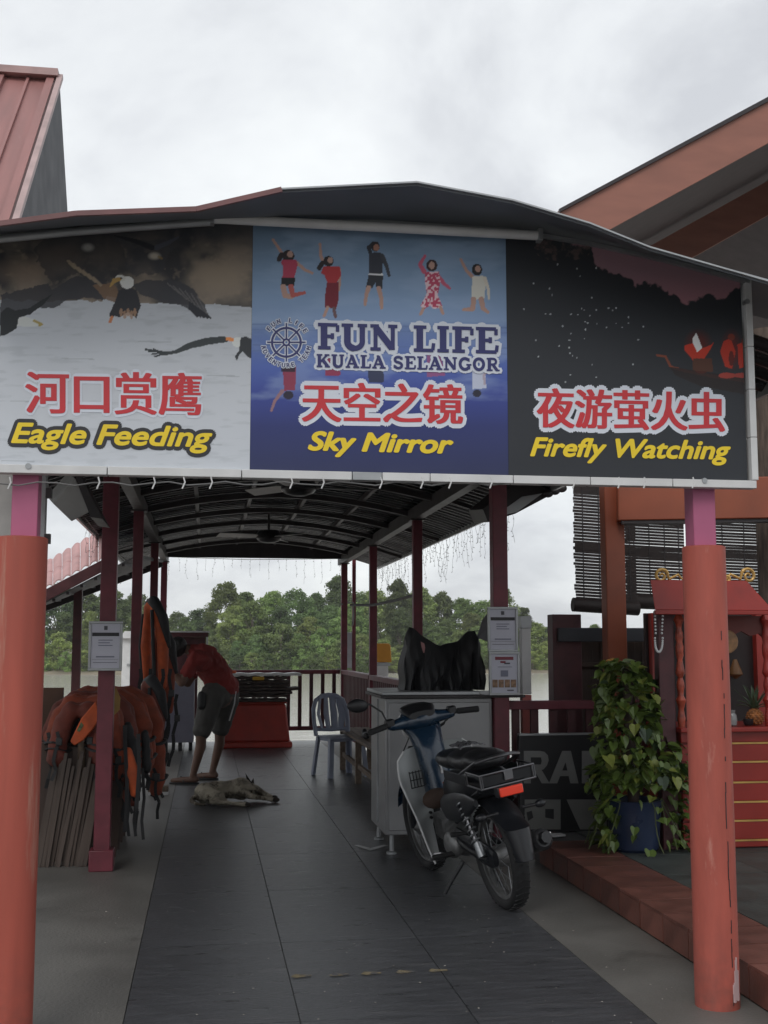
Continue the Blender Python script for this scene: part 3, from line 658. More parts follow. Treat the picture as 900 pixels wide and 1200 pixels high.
# slab serif title, drawn stroke by stroke
T_, t_ = .25, .13
def arc(cx, cy, rx, ry, a0, a1, n=12): return [(cx + rx * math.cos(R(a0 + (a1 - a0) * k / n)), cy + ry * math.sin(R(a0 + (a1 - a0) * k / n))) for k in range(n + 1)]
def st_(*a): return a
LET = {
 'I': (.52, [([(.26, .05), (.26, .95)], T_), ([(.06, .065), (.46, .065)], t_), ([(.06, .935), (.46, .935)], t_)]),
 'L': (.82, [([(.27, .05), (.27, .95)], T_), ([(.06, .065), (.74, .065)], t_), ([(.06, .935), (.5, .935)], t_), ([(.72, .07), (.75, .34)], t_)]),
 'F': (.82, [([(.27, .05), (.27, .95)], T_), ([(.06, .065), (.5, .065)], t_), ([(.06, .935), (.74, .935)], t_), ([(.74, .93), (.74, .68)], t_), ([(.3, .5), (.54, .5)], t_), ([(.56, .4), (.56, .62)], t_)]),
 'E': (.88, [([(.27, .05), (.27, .95)], T_), ([(.06, .065), (.78, .065)], t_), ([(.06, .935), (.76, .935)], t_), ([(.76, .93), (.76, .7)], t_), ([(.3, .5), (.54, .5)], t_), ([(.56, .4), (.56, .62)], t_), ([(.77, .07), (.8, .32)], t_)]),
 'U': (1.0, [([(.26, .93), (.26, .35)] + arc(.52, .33, .26, .26, 180, 360) + [(.78, .93)], [T_] * 8 + [.2] * 8), ([(.06, .935), (.46, .935)], t_), ([(.62, .935), (.95, .935)], t_)]),
 'N': (1.06, [([(.24, .05), (.24, .9)], .15), ([(.24, .9), (.82, .1)], T_), ([(.84, .05), (.84, .95)], .15), ([(.06, .935), (.36, .935)], t_), ([(.06, .065), (.42, .065)], t_), ([(.68, .935), (1.0, .935)], t_)]),
 'K': (1.05, [([(.25, .05), (.25, .95)], T_), ([(.06, .065), (.46, .065)], t_), ([(.06, .935), (.46, .935)], t_), ([(.34, .42), (.78, .92)], .15), ([(.46, .6), (.84, .08)], T_), ([(.62, .935), (.96, .935)], t_), ([(.64, .065), (1.0, .065)], t_)]),
 'A': (1.06, [([(.5, .92), (.2, .08)], .15), ([(.5, .92), (.82, .08)], T_), ([(.3, .33), (.7, .33)], t_), ([(.06, .065), (.38, .065)], t_), ([(.6, .065), (1.02, .065)], t_), ([(.38, .94), (.56, .94)], t_)]),
 'S': (.8, [(arc(.4, .71, .24, .2, 20, 270, 10) + arc(.4, .28, .25, .21, 90, -160, 10)[1:], .2), ([(.66, .92), (.66, .7)], .1), ([(.12, .08), (.12, .32)], .1)]),
 'G': (1.0, [(arc(.5, .5, .34, .41, 50, 330, 18), .23), ([(.78, .42), (.78, .1)], .2), ([(.6, .44), (.96, .44)], t_), ([(.78, .93), (.78, .68)], .11)]),
 'O': (.98, [(arc(.49, .5, .33, .41, 0, 360, 24), .23)]),
 'R': (1.0, [([(.25, .05), (.25, .95)], T_), ([(.06, .065), (.48, .065)], t_), ([(.06, .935), (.4, .935)], t_), ([(.3, .935), (.5, .935)] + arc(.52, .72, .2, .21, 90, -90, 8) + [(.3, .5)], .17), ([(.5, .5), (.78, .08)], .23), ([(.7, .065), (.98, .065)], t_)]),
 ' ': (.45, [])}
def slab_text(txt, box, grow, mat, Y, label):
    x0, y0, x1, y1, drop = box; tot = sum(LET[c][0] for c in txt); h_ = y1 - y0; sx = (x1 - x0) / tot; mb = MB(); cur = 0; z_ = [0]
    def P2(u_, v_): 
        X_ = x0 + u_; p = W(X_, y1 + drop * u_ / (x1 - x0) - v_, BY); p.y = Y - z_[0]; return p
    for ch in txt:
        wd, strokes = LET[ch]
        for pts, th in strokes:
            th = th if isinstance(th, list) else [th] * len(pts)
            q = [((cur + a) * sx, b * h_) for a, b in pts]; r_ = [t * h_ / 2 + grow for t in th]
            straight = len(pts) == 2
            for i in range(len(q) - 1):
                (ax, ay), (bx, by) = q[i], q[i + 1]; dx_, dy_ = bx - ax, by - ay; l_ = math.hypot(dx_, dy_) + 1e-9; ux, uy = dx_ / l_, dy_ / l_
                e = grow + (.0 if straight else .5); z_[0] += .000005
                a_, b2_ = (ax - ux * e, ay - uy * e), (bx + ux * e, by + uy * e)
                mb.add([P2(a_[0] - uy * r_[i], a_[1] + ux * r_[i]), P2(b2_[0] - uy * r_[i + 1], b2_[1] + ux * r_[i + 1]), P2(b2_[0] + uy * r_[i + 1], b2_[1] - ux * r_[i + 1]), P2(a_[0] + uy * r_[i], a_[1] - ux * r_[i])], [(0, 1, 2, 3)])
            for i, (ax, ay) in enumerate(q):
                if straight and not grow: continue
                if not straight and i in (0, len(q) - 1) and not grow: continue
                z_[0] += .000005; rr_ = r_[i]
                mb.add([P2(ax + rr_ * math.cos(2 * PI * k / 12), ay + rr_ * math.sin(2 * PI * k / 12)) for k in range(12)], [tuple(range(12))])
        cur += wd
    return flat(mb, 'lettering', mat, banner, label)
tb1 = (370.5, 378.5, 585, 409.5, 5.5); tb2 = (370, 415, 585.5, 430.5, 5)
slab_text('FUN LIFE', tb1, 3.4, m_iwhite, BY - .0015, 'white outline of FUN LIFE'); slab_text('KUALA SELANGOR', tb2, 2.4, m_iwhite, BY - .0017, 'white outline of KUALA SELANGOR')
slab_text('FUN LIFE', tb1, 0, m_inavy, BY - .0045, 'navy words FUN LIFE'); slab_text('KUALA SELANGOR', tb2, 0, m_inavy, BY - .0045, 'navy words KUALA SELANGOR')
# ship's wheel badge
def ring(mb, cx, cy, r0, r1, Y, n=40):
    vs_ = [];
    for k in range(n):
        a = 2 * PI * k / n
        for rr_ in (r0, r1): p = W(cx + rr_ * math.cos(a), cy + rr_ * math.sin(a), BY); p.y = Y; vs_.append(p)
    mb.add(vs_, [(2 * k, 2 * k + 1, (2 * k + 3) % (2 * n), (2 * k + 2) % (2 * n)) for k in range(n)])
def seg(mb, x0, y0, x1, y1, wd, Y):
    l_ = math.hypot(x1 - x0, y1 - y0); ux, uy = (x1 - x0) / l_, (y1 - y0) / l_; h_ = wd / 2; vs_ = []
    for a, b in ((x0 - uy * h_, y0 + ux * h_), (x1 - uy * h_, y1 + ux * h_), (x1 + uy * h_, y1 - ux * h_), (x0 + uy * h_, y0 - ux * h_)): p = W(a, b, BY); p.y = Y; vs_.append(p)
    mb.add(vs_, [(0, 1, 2, 3)])
cx, cy = 335.5, 401.3
for grow, mat, dY, lb_ in ((1.3, m_iwhite, .0015, 'white outline of the ship wheel badge'), (0, m_inavy, .0035, 'navy ship wheel badge')):
    mb = MB(); ring(mb, cx, cy, 15.6 - grow, 18 + grow, BY - dY); ring(mb, cx, cy, 2.6 - grow, 4.6 + grow, BY - dY - .0001)
    for k in range(8):
        a = PI / 4 * k; seg(mb, cx + 3.5 * math.cos(a), cy + 3.5 * math.sin(a), cx + (22.5 + grow) * math.cos(a), cy + (22.5 + grow) * math.sin(a), 1.6 + 2 * grow, BY - dY - .0002 - k * .00002)
    flat(mb, 'wheel_badge', mat, banner, lb_)
def ring_text(txt, a0, a1, rad, up):
    for grow, mat, dY in ((1.2, m_iwhite, .0018), (0, m_inavy, .0035)):
        mb = MB(); n = len(txt); kk = 0
        for i, ch in enumerate(txt):
            if ch == ' ': continue
            g, fs_ = glyphs(ch); a = R(a0 + (a1 - a0) * i / (n - 1)); sx_ = 3.6 if ch != 'I' else 1.0; sy_ = 5.2
            for ox, oy in ([(0, 0), (.35, 0)] if not grow else [(grow * math.cos(PI / 4 * k), grow * math.sin(PI / 4 * k)) for k in range(8)]):
                vs_ = []; kk += 1
                for u_, v_, _ in g:
                    lx, ly = (u_ - .5) * sx_ + ox, (v_ - .5) * sy_ + oy
                    if up: X_, Y_ = cx + math.cos(a) * (rad + ly) + math.sin(a) * lx * 1, cy - math.sin(a) * (rad + ly) + math.cos(a) * lx
                    else: X_, Y_ = cx + math.cos(a) * (rad - ly) - math.sin(a) * lx, cy - math.sin(a) * (rad - ly) - math.cos(a) * lx
                    p = W(X_, Y_, BY); p.y = BY - dY - kk * .000003; vs_.append(p)
                mb.add(vs_, fs_)
        flat(mb, 'lettering', mat, banner, 'small words %s curved round the ship wheel badge' % txt)
ring_text('FUN LIFE', 142, 32, 26, True); ring_text('ADVENTURE TEAM', 192, 345, 27, False)
# ================================================================ ceiling fans, light strings
def fan(px, py, Y, ph, label):
    c = W(px, py, Y); t = thing('ceiling_fan', label, 'fan', c, 'fans under the canopy'); zt = vz(c.x) - .06
    MB().cyl(c + Vector((0, 0, .05)), (c.x, c.y, zt), .014).build('rod', m_beam, t)
    MB().lathe(c, [(.02, .08), (.12, .07), (.145, .03), (.145, -.02), (.12, -.05), (.06, -.07), (.02, -.072)], 10).build('motor', m_black, t)
    for k in range(3):
        a = ph + k * 2 * PI / 3; d = Vector((math.cos(a), math.sin(a), 0)); q = Vector((-d.y, d.x, .25))
        MB().prism([c + d * .11 + q * .03, c + d * .2 + q * .065, c + d * .58 + q * .07, c + d * .6 - q * .06, c + d * .2 - q * .055, c + d * .11 - q * .03], (0, 0, .006)).build('blade', m_white, t)
fan(350, 571, 9.6, R(10), 'nearer ceiling fan with dark hub and pale blades under the canopy')
fan(315, 629, 13.6, R(70), 'farther ceiling fan with dark hub near the river end of the canopy')
lr = random.Random(12)
def icicles(path, spacing, lmin, lmax, label, grp='icicle light strings hung from the canopy'):
    t = thing('light_string', label, 'fairy lights', path[0], grp)
    MB().tube([Vector(p) - Vector((0, 0, .02 * (i % 2))) for i, p in enumerate(path)], .004, 5).build('main_cord', m_wire, t)
    a, b = Vector(path[0]), Vector(path[-1]); n = int((b - a).length / spacing); mb = MB(); bl = MB()
    for k in range(n):
        p = a.lerp(b, (k + .5) / n); ln = lr.uniform(lmin, lmax); pts = [p]; q = p.copy(); dx = 0
        while p.z - q.z < ln:
            q = q + Vector((lr.uniform(-.014, .014), lr.uniform(-.02, .02), -lr.uniform(.03, .06))); pts.append(q.copy())
            if lr.random() < .7: bl.bar(q, q + Vector((lr.choice((-1, 1)) * .012, lr.choice((-1, 1)) * .018, -.008)), .004, .004)
        if lr.random() < .35: pts += [q + Vector((.0, .025, .03)), q + Vector((.0, .04, .06))]
        mb.tube(pts, .0013, 4, caps=False)
    mb.build('hanging_strands', m_wire, t, kind='stuff'); bl.build('bulbs', m_wire, t, kind='stuff')
ex = CX + HW - .04
icicles([(ex, 9.7, vz(ex) - .03), (ex, 11, vz(ex) - .03), (ex, 13.5, vz(ex) - .05), (ex, 17.9, vz(ex) - .03)], .12, .16, .5, 'icicle fairy lights dangling from the right eave against the sky')
icicles([(PXL, 17.52, 2.70), (.6, 17.52, 2.69), (PXR, 17.52, 2.70)], .13, .12, .34, 'icicle fairy lights dangling from the far river end beam')
ex2 = CX - HW + .05
icicles([(ex2, 11.5, vz(ex2) - .03), (ex2, 14, vz(ex2) - .05), (ex2, 17.9, vz(ex2) - .03)], .22, .12, .34, 'icicle fairy lights dangling from the left eave')
tag(MB().tube([W(411, 709, 14.4), W(437, 709, 13.6), W(462, 704, 12.6), W(487, 697, 11.35)], .016, 8).build('cable', m_beam), 'black hose slung between two right hand canopy posts', 'hose')
# ================================================================ railings
def rail(p0, p1, n, label, zt=1.02, zb=.2, posts=True, wb=.055):
    p0 = Vector(p0); p1 = Vector(p1); t = thing('railing', label, 'railing', p0)
    d = (p1 - p0); up = Vector((0, 0, 1))
    MB().bar(p0 + up * zt, p1 + up * zt, .10, .06).build('top_rail', m_maroon, t, bevel=.004)
    MB().bar(p0 + up * zb, p1 + up * zb, .06, .06).build('bottom_rail', m_maroon, t, bevel=.004)
    side = d.normalized()
    for k in range(n):
        q = p0 + d * ((k + .5) / n); m_ = MB().bar(q + up * (zb + .031), q + up * (zt - .031), wb, .03, up=side.cross(up)); m_.build('baluster', m_darkmar, t, loc=q)
    return t
rail((PXL + .06, 17.52, 0), (PXR - .06, 17.52, 0), 15, 'maroon railing across the river end of the deck')
rail((PXR, 14.46, 0), (PXR, 17.44, 0), 20, 'maroon railing on the right side of the deck near the far corner')
rail((PXR, 11.36, 0), (PXR, 14.34, 0), 20, 'maroon railing on the right side behind the wooden bench')
rail((PXR, 8.12, 0), (PXR, 11.24, 0), 20, 'maroon railing on the right side behind the steel cabinet')
rail((PXR + .08, 8.2, 0), (3.32, 8.2, 0), 9, 'maroon railing running right from the notice post behind the letter board', zt=.985)
rail((PXL, 17.4, 0), (PXL, 14.4, 0), 20, 'maroon railing on the left side of the deck beyond the grey cabinet')
# ================================================================ framed notices
def notice(px0, py0, px1, py1, Y, label, kind):
    a, b = W(px0, py1, Y), W(px1, py0, Y); c = (a + b) / 2; wd, hh = b.x - a.x, b.z - a.z
    t = thing('notice_frame', label, 'notice', (c.x, Y, a.z)); fw = .016
    MB().b2((a.x, Y, a.z), (b.x, Y + .012, b.z)).build('paper', M('notice paper', S(150, 150, 160, 1.7), .5, var=.05), t)
    def fr_(x0, z0, x1, z1): MB().b2((x0, Y - .008, z0), (x1, Y + .015, z1)).build('frame', m_steel, t, bevel=.002)
    fr_(a.x - fw, a.z - fw, b.x + fw, a.z); fr_(a.x - fw, b.z, b.x + fw, b.z + fw); fr_(a.x - fw, a.z + .001, a.x, b.z - .001); fr_(b.x, a.z + .001, b.x + fw, b.z - .001)
    def blk(u0, v0, u1, v1, mat, nm): MB().b2((a.x + wd * u0, Y - .0025, a.z + hh * v0), (a.x + wd * u1, Y - .0005, a.z + hh * v1)).build(nm, mat, t)
    gk = M('grey print', S(70, 70, 78, 1.2), .5); dk = M('dark print', (.02, .02, .025, 1), .5); rdp = M('red print', (.22, .03, .05, 1), .5); gl = M('faint print', S(110, 112, 128, 1.2), .5)
    if kind == 0:
        blk(.44, .86, .56, .95, gk, 'emblem'); blk(.03, .72, .97, .80, dk, 'header_band'); blk(.18, .24, .82, .27, gl, 'text_line'); blk(.08, .12, .92, .13, gk, 'text_line'); blk(.04, .195, .96, .2, gk, 'text_line')
        for k in range(3): blk(.25, .50 + .06 * k, .75 - .1 * (k % 2), .52 + .06 * k, gl, 'text_line')
    else:
        blk(.15, .85, .85, .93, rdp, 'header_band'); blk(.35, .77, .55, .82, rdp, 'text_line'); blk(.5, .74, .72, .78, gk, 'text_line'); blk(.25, .66, .8, .675, gl, 'text_line'); blk(.36, .42, .64, .58, gl, 'text_block')
        pk = M('brown photo print', (.25, .15, .09, 1), .5, var=.6, scale=40)
        for k in range(4): blk(.04 + .235 * k, .14, .235 + .235 * k, .34, pk, 'small_picture')
        blk(.6, .05, .85, .08, gk, 'text_line')
    return t
notice(106, 731, 141, 783, 7.70, 'framed white notice with a dark band on the left maroon post', 0)
notice(574.5, 714, 604, 761, 7.95, 'upper framed notice with a dark band on the right maroon post', 0)
notice(576, 766.5, 606, 812, 7.93, 'lower framed notice with red heading and four small pictures', 1)
# white downpipe behind the notices
a, b = W(615, 722, 8.45), W(615, 850, 8.45)
t = thing('downpipe', 'white square pipe standing just right of the two framed notices', 'pipe', (a.x, 8.45, 0))
MB().b2((a.x - .035, 8.42, 1.05), (a.x + .035, 8.49, a.z)).build('shaft', m_white, t, bevel=.004); MB().b2((a.x - .04, 8.415, a.z - .09), (a.x + .042, 8.495, a.z)).build('collar', m_steel, t, bevel=.003)
MB().b2((a.x - .035, 8.42, -.2), (a.x + .035, 8.49, 1.045)).build('lower_shaft', M('salmon rail paint', (.5, .14, .12, 1), .5), t, bevel=.003)
# ================================================================ stainless cabinet with worktop
cf, cbk = G(450, 1004), G(434, 986)
CXL, CXR, CY0, CY1, CT = 1.215, 1.965, 8.05, 8.75, 1.045
cab = thing('steel_cabinet', 'tall stainless steel cabinet counter on small feet behind the motorbike', 'cabinet', (1.59, 8.4, 0))
MB().b2((CXL, CY0, .13), (CXR, CY1, CT)).build('body', m_inox, cab, bevel=.008)
MB().b2((CXL + .02, CY0 - .012, .16), (CXR - .02, CY0 - .001, CT - .03)).build('front_panel', m_inox, cab, bevel=.006)
MB().b2((CXL - .04, CY0 - .06, CT + .001), (CXR + .22, CY1 + .04, CT + .02)).build('worktop', m_beam, cab, bevel=.003)
MB().b2((CXL - .03, CY0 - .05, CT + .021), (CXR - .1, CY1 + .03, CT + .045)).build('top_sheet', m_steel, cab, bevel=.004)
MB().b2((CXL - .012, CY0 + .32, .17), (CXL - .001, CY0 + .34, CT - .02)).build('side_seam', m_steel, cab)
for x in (CXL + .05, CXR - .05):
    for yy in (CY0 + .05, CY1 - .05):
        MB().lathe((x, yy, 0), [(.035, 0), (.035, .012), (.016, .02), (.014, .13)], 12).build('foot', m_steel, cab, loc=(x, yy, 0))
tag(MB().tube([G(418, 991) + Vector((0, 0, .004)), G(434, 996) + Vector((0, 0, .004)), G(452, 991) + Vector((0, 0, .004))], [.02, .05, .02], 8, flat=.06).build('paper_scrap', m_white), 'crumpled pale scrap on the floor under the steel cabinet', 'litter')
# black bundle: garments draped over low hooks on the counter
hp = Blob(); by = 8.35
def BP(px, py, dy=0): return W(px, py, by + dy)
col = [(474, 732), (482, 740), (492, 742), (503, 754), (515, 757), (528, 752), (540, 748), (548, 739), (557, 738)]
rows = []
q = random.Random(8)
nb = 44
xs_ = np.linspace(0, 1, nb)
def outline(u):                       # top edge of the cloth
    return float(np.interp(u, [0, .04, .1, .2, .3, .4, .5, .6, .7, .8, .88, .96, 1], [748, 735, 736, 741, 748, 755, 757, 754, 752, 746, 740, 739, 750]))
cl = MB(); zbase = CT + .046
def clothside(sgn):
    rows = []
    for i in range(15):
        v = i / 14; r_ = []
        for u in xs_:
            wl, wr_ = 474 - 5 * v, 560 + 2 * v
            X = W(wl + u * (wr_ - wl), 800, by).x; zt = W(500, outline(u), by).z; z = zt + (zbase - zt) * v
            fold = .035 * math.sin(u * 34 + 3 * math.sin(u * 9)) * v ** .7 + .018 * math.sin(u * 71 + v * 3) * v
            Y = by + sgn * (.015 + .13 * math.sin(PI / 2 * min(1, v * 1.3)) ** .8) + fold
            r_.append((X + .01 * math.sin(v * 9 + u * 20), Y, z))
        rows.append(r_)
    return rows
f_, bk = clothside(-1), clothside(1)
cl.sheet(f_); cl.sheet([r_[::-1] for r_ in bk]); cl.sheet([f_[0], bk[0]])
cl.sheet([[f_[i][0] for i in range(15)], [bk[i][0] for i in range(15)]]); cl.sheet([[f_[i][-1] for i in range(15)], [bk[i][-1] for i in range(15)]])
m_cloth = M('black cloth', (.012, .012, .014, 1), .55, var=.4, bump=.4, bscale=12)
t = thing('draped_bundle', 'black cloths draped in two peaks over the steel cabinet top', 'bundle', (BP(515, 800).x, by, zbase))
cl.build('cloth', m_cloth, t)
fl = MB(); a = BP(556, 752, -.02)
rows = []
for i in range(10):
    v = i / 9; r_ = []
    for j in range(7):
        u = j / 6; px = 548 + u * (8 + 14 * (1 - abs(v - .75) / .75)) + v * 0; py = 745 + v * 55 * (.7 + .3 * u)
        p = BP(px, py, -.03 + .02 * math.sin(u * 9 + v * 4)); r_.append(p)
    rows.append(r_)
fl.sheet(rows, (0, .012, 0)); fl.build('hanging_flap', m_cloth, t)
g2 = MB().sheet([[BP(574, 716, -.1), BP(572, 735, -.1), BP(572, 752, -.1)], [BP(566, 726, -.08), BP(564, 742, -.06), BP(562, 748, -.08)], [BP(559, 748, -.05), BP(558, 752, -.04), BP(557, 756, -.06)]], (0, .02, 0)).build('grey_cloth', M('grey cloth', (.16, .16, .17, 1), .8), t)
g3 = MB().sheet([[BP(493, 752, -.15), BP(497, 754, -.16)], [BP(494, 758, -.165), BP(498, 759, -.17)], [BP(496, 765, -.165), BP(497, 765, -.17)]], (0, -.01, 0)).build('pink_lining', M('dusty pink lining', (.32, .16, .16, 1), .8), t)
# ================================================================ blue plastic chair
def chair(loc, rz):
    t = thing('plastic_chair', 'blue grey moulded plastic chair with slatted back beside the bench', 'chair', loc, local=True, rot=(0, 0, rz))
    m_ = M('blue grey plastic', (.25, .28, .37, 1), .4, var=.08, bump=.03)
    sw, sd, sh = .215, .2, .43
    st_ = MB(); rows = []
    for i in range(9):
        v = i / 8; yy = sd - 2 * sd * v; ww = sw * (1 - .10 * v); rows.append([(ww * (-1 + 2 * j / 8), yy, sh - .018 * (1 - (2 * j / 8 - 1) ** 2) * math.sin(PI * min(1, v + .15)) - (.02 * (1 - v * 6) if v < .16 else 0)) for j in range(9)])
    st_.sheet(rows, (0, 0, -.012)); st_.build('seat', m_, t, bevel=.003)
    def bk_(x, z): return Vector((x, -sd - .01 - (z - sh) * .22, z))
    arch = [bk_(-.195, sh - .01), bk_(-.205, sh + .15), bk_(-.2, sh + .28), bk_(-.165, sh + .37), bk_(-.09, sh + .415), bk_(0, sh + .425), bk_(.09, sh + .415), bk_(.165, sh + .37), bk_(.2, sh + .28), bk_(.205, sh + .15), bk_(.195, sh - .01)]
    MB().tube(arch, .028, 8, flat=.7).build('back_frame', m_, t)
    MB().tube([bk_(-.19, sh + .06), bk_(0, sh + .05), bk_(.19, sh + .06)], .02, 8).build('back_crossbar', m_, t)
    for s in (-1, -.33, .33, 1):
        MB().tube([bk_(s * .11, sh + .06), bk_(s * .145, sh + .22), bk_(s * .105, sh + .405)], [.036, .042, .03], 8, flat=.3).build('back_slat', m_, t)
    for sx in (-1, 1):
        for sy in (-1, 1):
            top = Vector((sx * .18, sy * .17 - .01, sh - .015)); bot = Vector((sx * .215, sy * .225 - .01, 0))
            l_ = MB()
            l_.bar(bot, top, .052, .012, up=(0, 1, 0)); l_.bar(bot + Vector((sx * .02, -sy * .02, 0)), top + Vector((sx * .02, -sy * .02, 0)), .012, .05, up=(0, 1, 0)); l_.build('leg', m_, t, bevel=.003)
            l_ = None
    MB().b2((-.19, .185, sh - .05), (.19, .197, sh - .014)).build('apron', m_, t, bevel=.003)
    for sx in (-1, 1): MB().b2((sx * .185 - .006, -.17, sh - .05), (sx * .185 + .006, .17, sh - .014)).build('apron', m_, t, bevel=.003)
chair((1.46, 12.95, 0), R(200))
# ================================================================ wooden bench
t = thing('wooden_bench', 'long weathered slatted bench along the right railing', 'bench', (1.72, 11.2, 0))
for k in range(4): MB().b2((1.53 + k * .095, 9.2, .43), (1.53 + k * .095 + .085, 13.9, .455)).build('seat_board', m_wood, t, bevel=.003)
for yy in (9.4, 10.8, 12.2, 13.6):
    for x in (1.56, 1.87): MB().b2((x - .03, yy - .03, 0), (x + .03, yy + .03, .38)).build('leg', m_wood, t, bevel=.003, loc=(x, yy, 0))
    MB().b2((1.53, yy - .025, .381), (1.9, yy + .025, .429)).build('cross_bearer', m_wood, t)
MB().b2((1.55, 9.4, .15), (1.58, 13.6, .2)).build('stretcher', m_wood, t)
# shoes and small things on bench
for i, (x, yy) in enumerate(((1.62, 12.1), (1.73, 12.13))):
    b_ = Blob().cap((x, yy - .09, .495), (x, yy + .05, .49), .036, .04).cap((x, yy + .03, .5), (x, yy + .06, .53), .036, .032); o = b_.skin('shoe', m_black, voxel=.01, loc=(x, yy, .455))
    tag(o, 'dark shoe lying on the bench boards, %s of the pair' % ('left' if i == 0 else 'right'), 'shoe', 'pair of shoes on the bench')
# ================================================================ red tub with stacked life vests
tx0, tx1, ty0, ty1 = .22, 1.17, 16.6, 17.2
t = thing('red_tub', 'large red box shaped tub by the far railing under the stacked vests', 'tub', ((tx0 + tx1) / 2, 16.9, 0))
m_tub = M('red moulded plastic', (.36, .035, .022, 1), .5, var=.15)
fr_ = lambda e, z: [(tx0 - e, ty0 - e, z), (tx1 + e, ty0 - e, z), (tx1 + e, ty1 + e, z), (tx0 - e, ty1 + e, z)]
def frustum(mb, e0, z0, e1, z1): return mb.add(fr_(e0, z0) + fr_(e1, z1), [(3, 2, 1, 0), (4, 5, 6, 7)] + [(i, (i + 1) % 4, 4 + (i + 1) % 4, 4 + i) for i in range(4)])
frustum(MB(), .0, .081, -.06, .60).build('body', m_tub, t, bevel=.03); MB().b2((tx0 - .03, ty0 - .03, 0), (tx1 + .03, ty1 + .03, .08)).build('skirt', m_tub, t, bevel=.02); frustum(MB(), -.04, .601, -.05, .625).build('rim', m_tub, t, bevel=.008)
m_vdark = M('folded dark vest', (.05, .035, .03, 1), .8, var=.5, scale=8, bump=.6, bscale=10)
ordn = ['lowest', 'second', 'third', 'fourth', 'fifth', 'sixth', 'seventh', 'topmost']
z = .627; q = random.Random(4)
for k in range(8):
    x0, x1 = .25 + q.uniform(-.05, .04), 1.22 + q.uniform(-.12, .12); h_ = .05; rows = []
    for i in range(7):
        rows.append([(x0 + (x1 - x0) * j / 16 + .01 * math.sin(i * 3), 16.62 + .5 * i / 6 + .02 * math.sin(j * 1.3 + k), z + .006 * math.sin(j * 1.7 + k * 2) * (1 if k else 0) + .004 * math.sin(i * 2 + k) + .008 * (k > 0)) for j in range(17)])
    o = MB().sheet(rows, (0, 0, h_ - .014)).build('folded_vest', m_vdark if k < 7 else m_white, loc=((x0 + x1) / 2, 16.87, z), bevel=.006)
    tag(o, ('%s folded dark life vest in the stack on the red tub' if k < 7 else '%s pale cover laid on the stack on the red tub') % ordn[k], 'folded vest' if k < 7 else 'cover', 'folded pile on the red tub')
    z += h_
tag(MB().box((.72, 16.58, z - .075), (.16, .03, .05)).build('yellow_tag', M('yellow cloth', (.5, .3, .03, 1), .7), bevel=.01), 'yellow strip of cloth hanging from the stack on the red tub', 'cloth')
o = Blob().chain([(.19, 16.7, z + .0), (.3, 16.68, z + .02), (.42, 16.7, z + .01)], [.03, .045, .02]).skin('orange_vest', m_orange, voxel=.02, loc=(.3, 16.7, z - .03)); tag(o, 'crumpled orange vest on top of the stack beside the stooping man', 'life vest')
# ================================================================ pale cabinet + shelf behind the man
a, b = W(197, 867, 16.3), W(223, 790, 16.3)
t = thing('grey_cabinet', 'pale lilac grey cabinet on short legs behind the stooping man', 'cabinet', ((a.x + b.x) / 2, 16.55, 0))
MB().b2((a.x - .08, 16.3, .11), (b.x + .06, 16.8, .95)).build('body', M('lilac grey paint', (.27, .27, .34, 1), .4, var=.08), t, bevel=.01)
for x in (a.x - .03, a.x + .16, b.x + .02): MB().b2((x - .025, 16.32, 0), (x + .025, 16.4, .109)).build('leg', m_black, t)
MB().b2((a.x - .08, 16.28, .951), (b.x + .08, 16.82, .985)).build('top', m_white, t, bevel=.004)
a, b = W(190, 742, 16.6), W(243, 790, 16.6)
t = thing('dark_shelf_unit', 'dark open canopy frame with thin pale edges behind the stooping man', 'shelf', ((a.x + b.x) / 2, 17, .99))
MB().b2((a.x, 16.6, a.z - .05), (b.x, 17.1, a.z + .01)).build('top', m_darkmar, t); MB().b2((a.x, 16.585, a.z + .011), (b.x + .02, 17.1, a.z + .03)).build('edge', m_white, t)
MB().b2((a.x + .02, 17.02, .99), (b.x - .03, 17.06, a.z - .051)).build('back_panel', m_darkmar, t)
for x in (a.x + .02, b.x - .01): MB().b2((x - .012, 16.61, .99), (x + .012, 16.64, a.z - .051)).build('upright', m_white, t)
for x in (a.x + .03, b.x - .01): MB().b2((x - .012, 16.85, 0), (x + .012, 16.88, .989)).build('upright', m_white, t)
# yellow topped bin beyond right rail
a, b = W(438, 776, 18.2), W(459, 754, 18.2)
t = thing('orange_topped_box', 'orange yellow domed box on a pale stand beyond the right railing', 'box', ((a.x + b.x) / 2, 18.4, -.2))
MB().prism([(a.x, 18.2, a.z), (b.x, 18.2, a.z), (b.x - .015, 18.2, b.z - .03), (b.x - .05, 18.2, b.z), (a.x + .04, 18.2, b.z), (a.x, 18.2, b.z - .04)], (0, .3, 0)).build('hood', M('orange yellow plastic', (.62, .27, .02, 1), .45, var=.08), t, bevel=.012)
MB().b2((a.x + .03, 18.22, a.z - .26), (b.x - .05, 18.46, a.z - .002)).build('stand', m_white, t, bevel=.01); MB().b2((a.x + .06, 18.28, -1.0), (a.x + .14, 18.4, a.z - .261)).build('pole', m_steel, t)
MB().b2((a.x + .005, 18.21, a.z - .06), (b.x - .02, 18.48, a.z - .012)).build('shelf', m_steel, t)
a = W(408, 740, 18.3)
t = thing('meter_box', 'tall pale grey box on a thin maroon pole outside the far corner post', 'box', (a.x, 18.3, -.3))
MB().b2((a.x - .045, 18.3, 1.06), (a.x + .06, 18.4, W(408, 741, 18.3).z)).build('body', M('pale grey box paint', (.42, .43, .46, 1), .5), t, bevel=.006)
MB().b2((a.x + .065, 18.3, -.3), (a.x + .12, 18.35, 2.9)).build('pole', m_maroon, t)
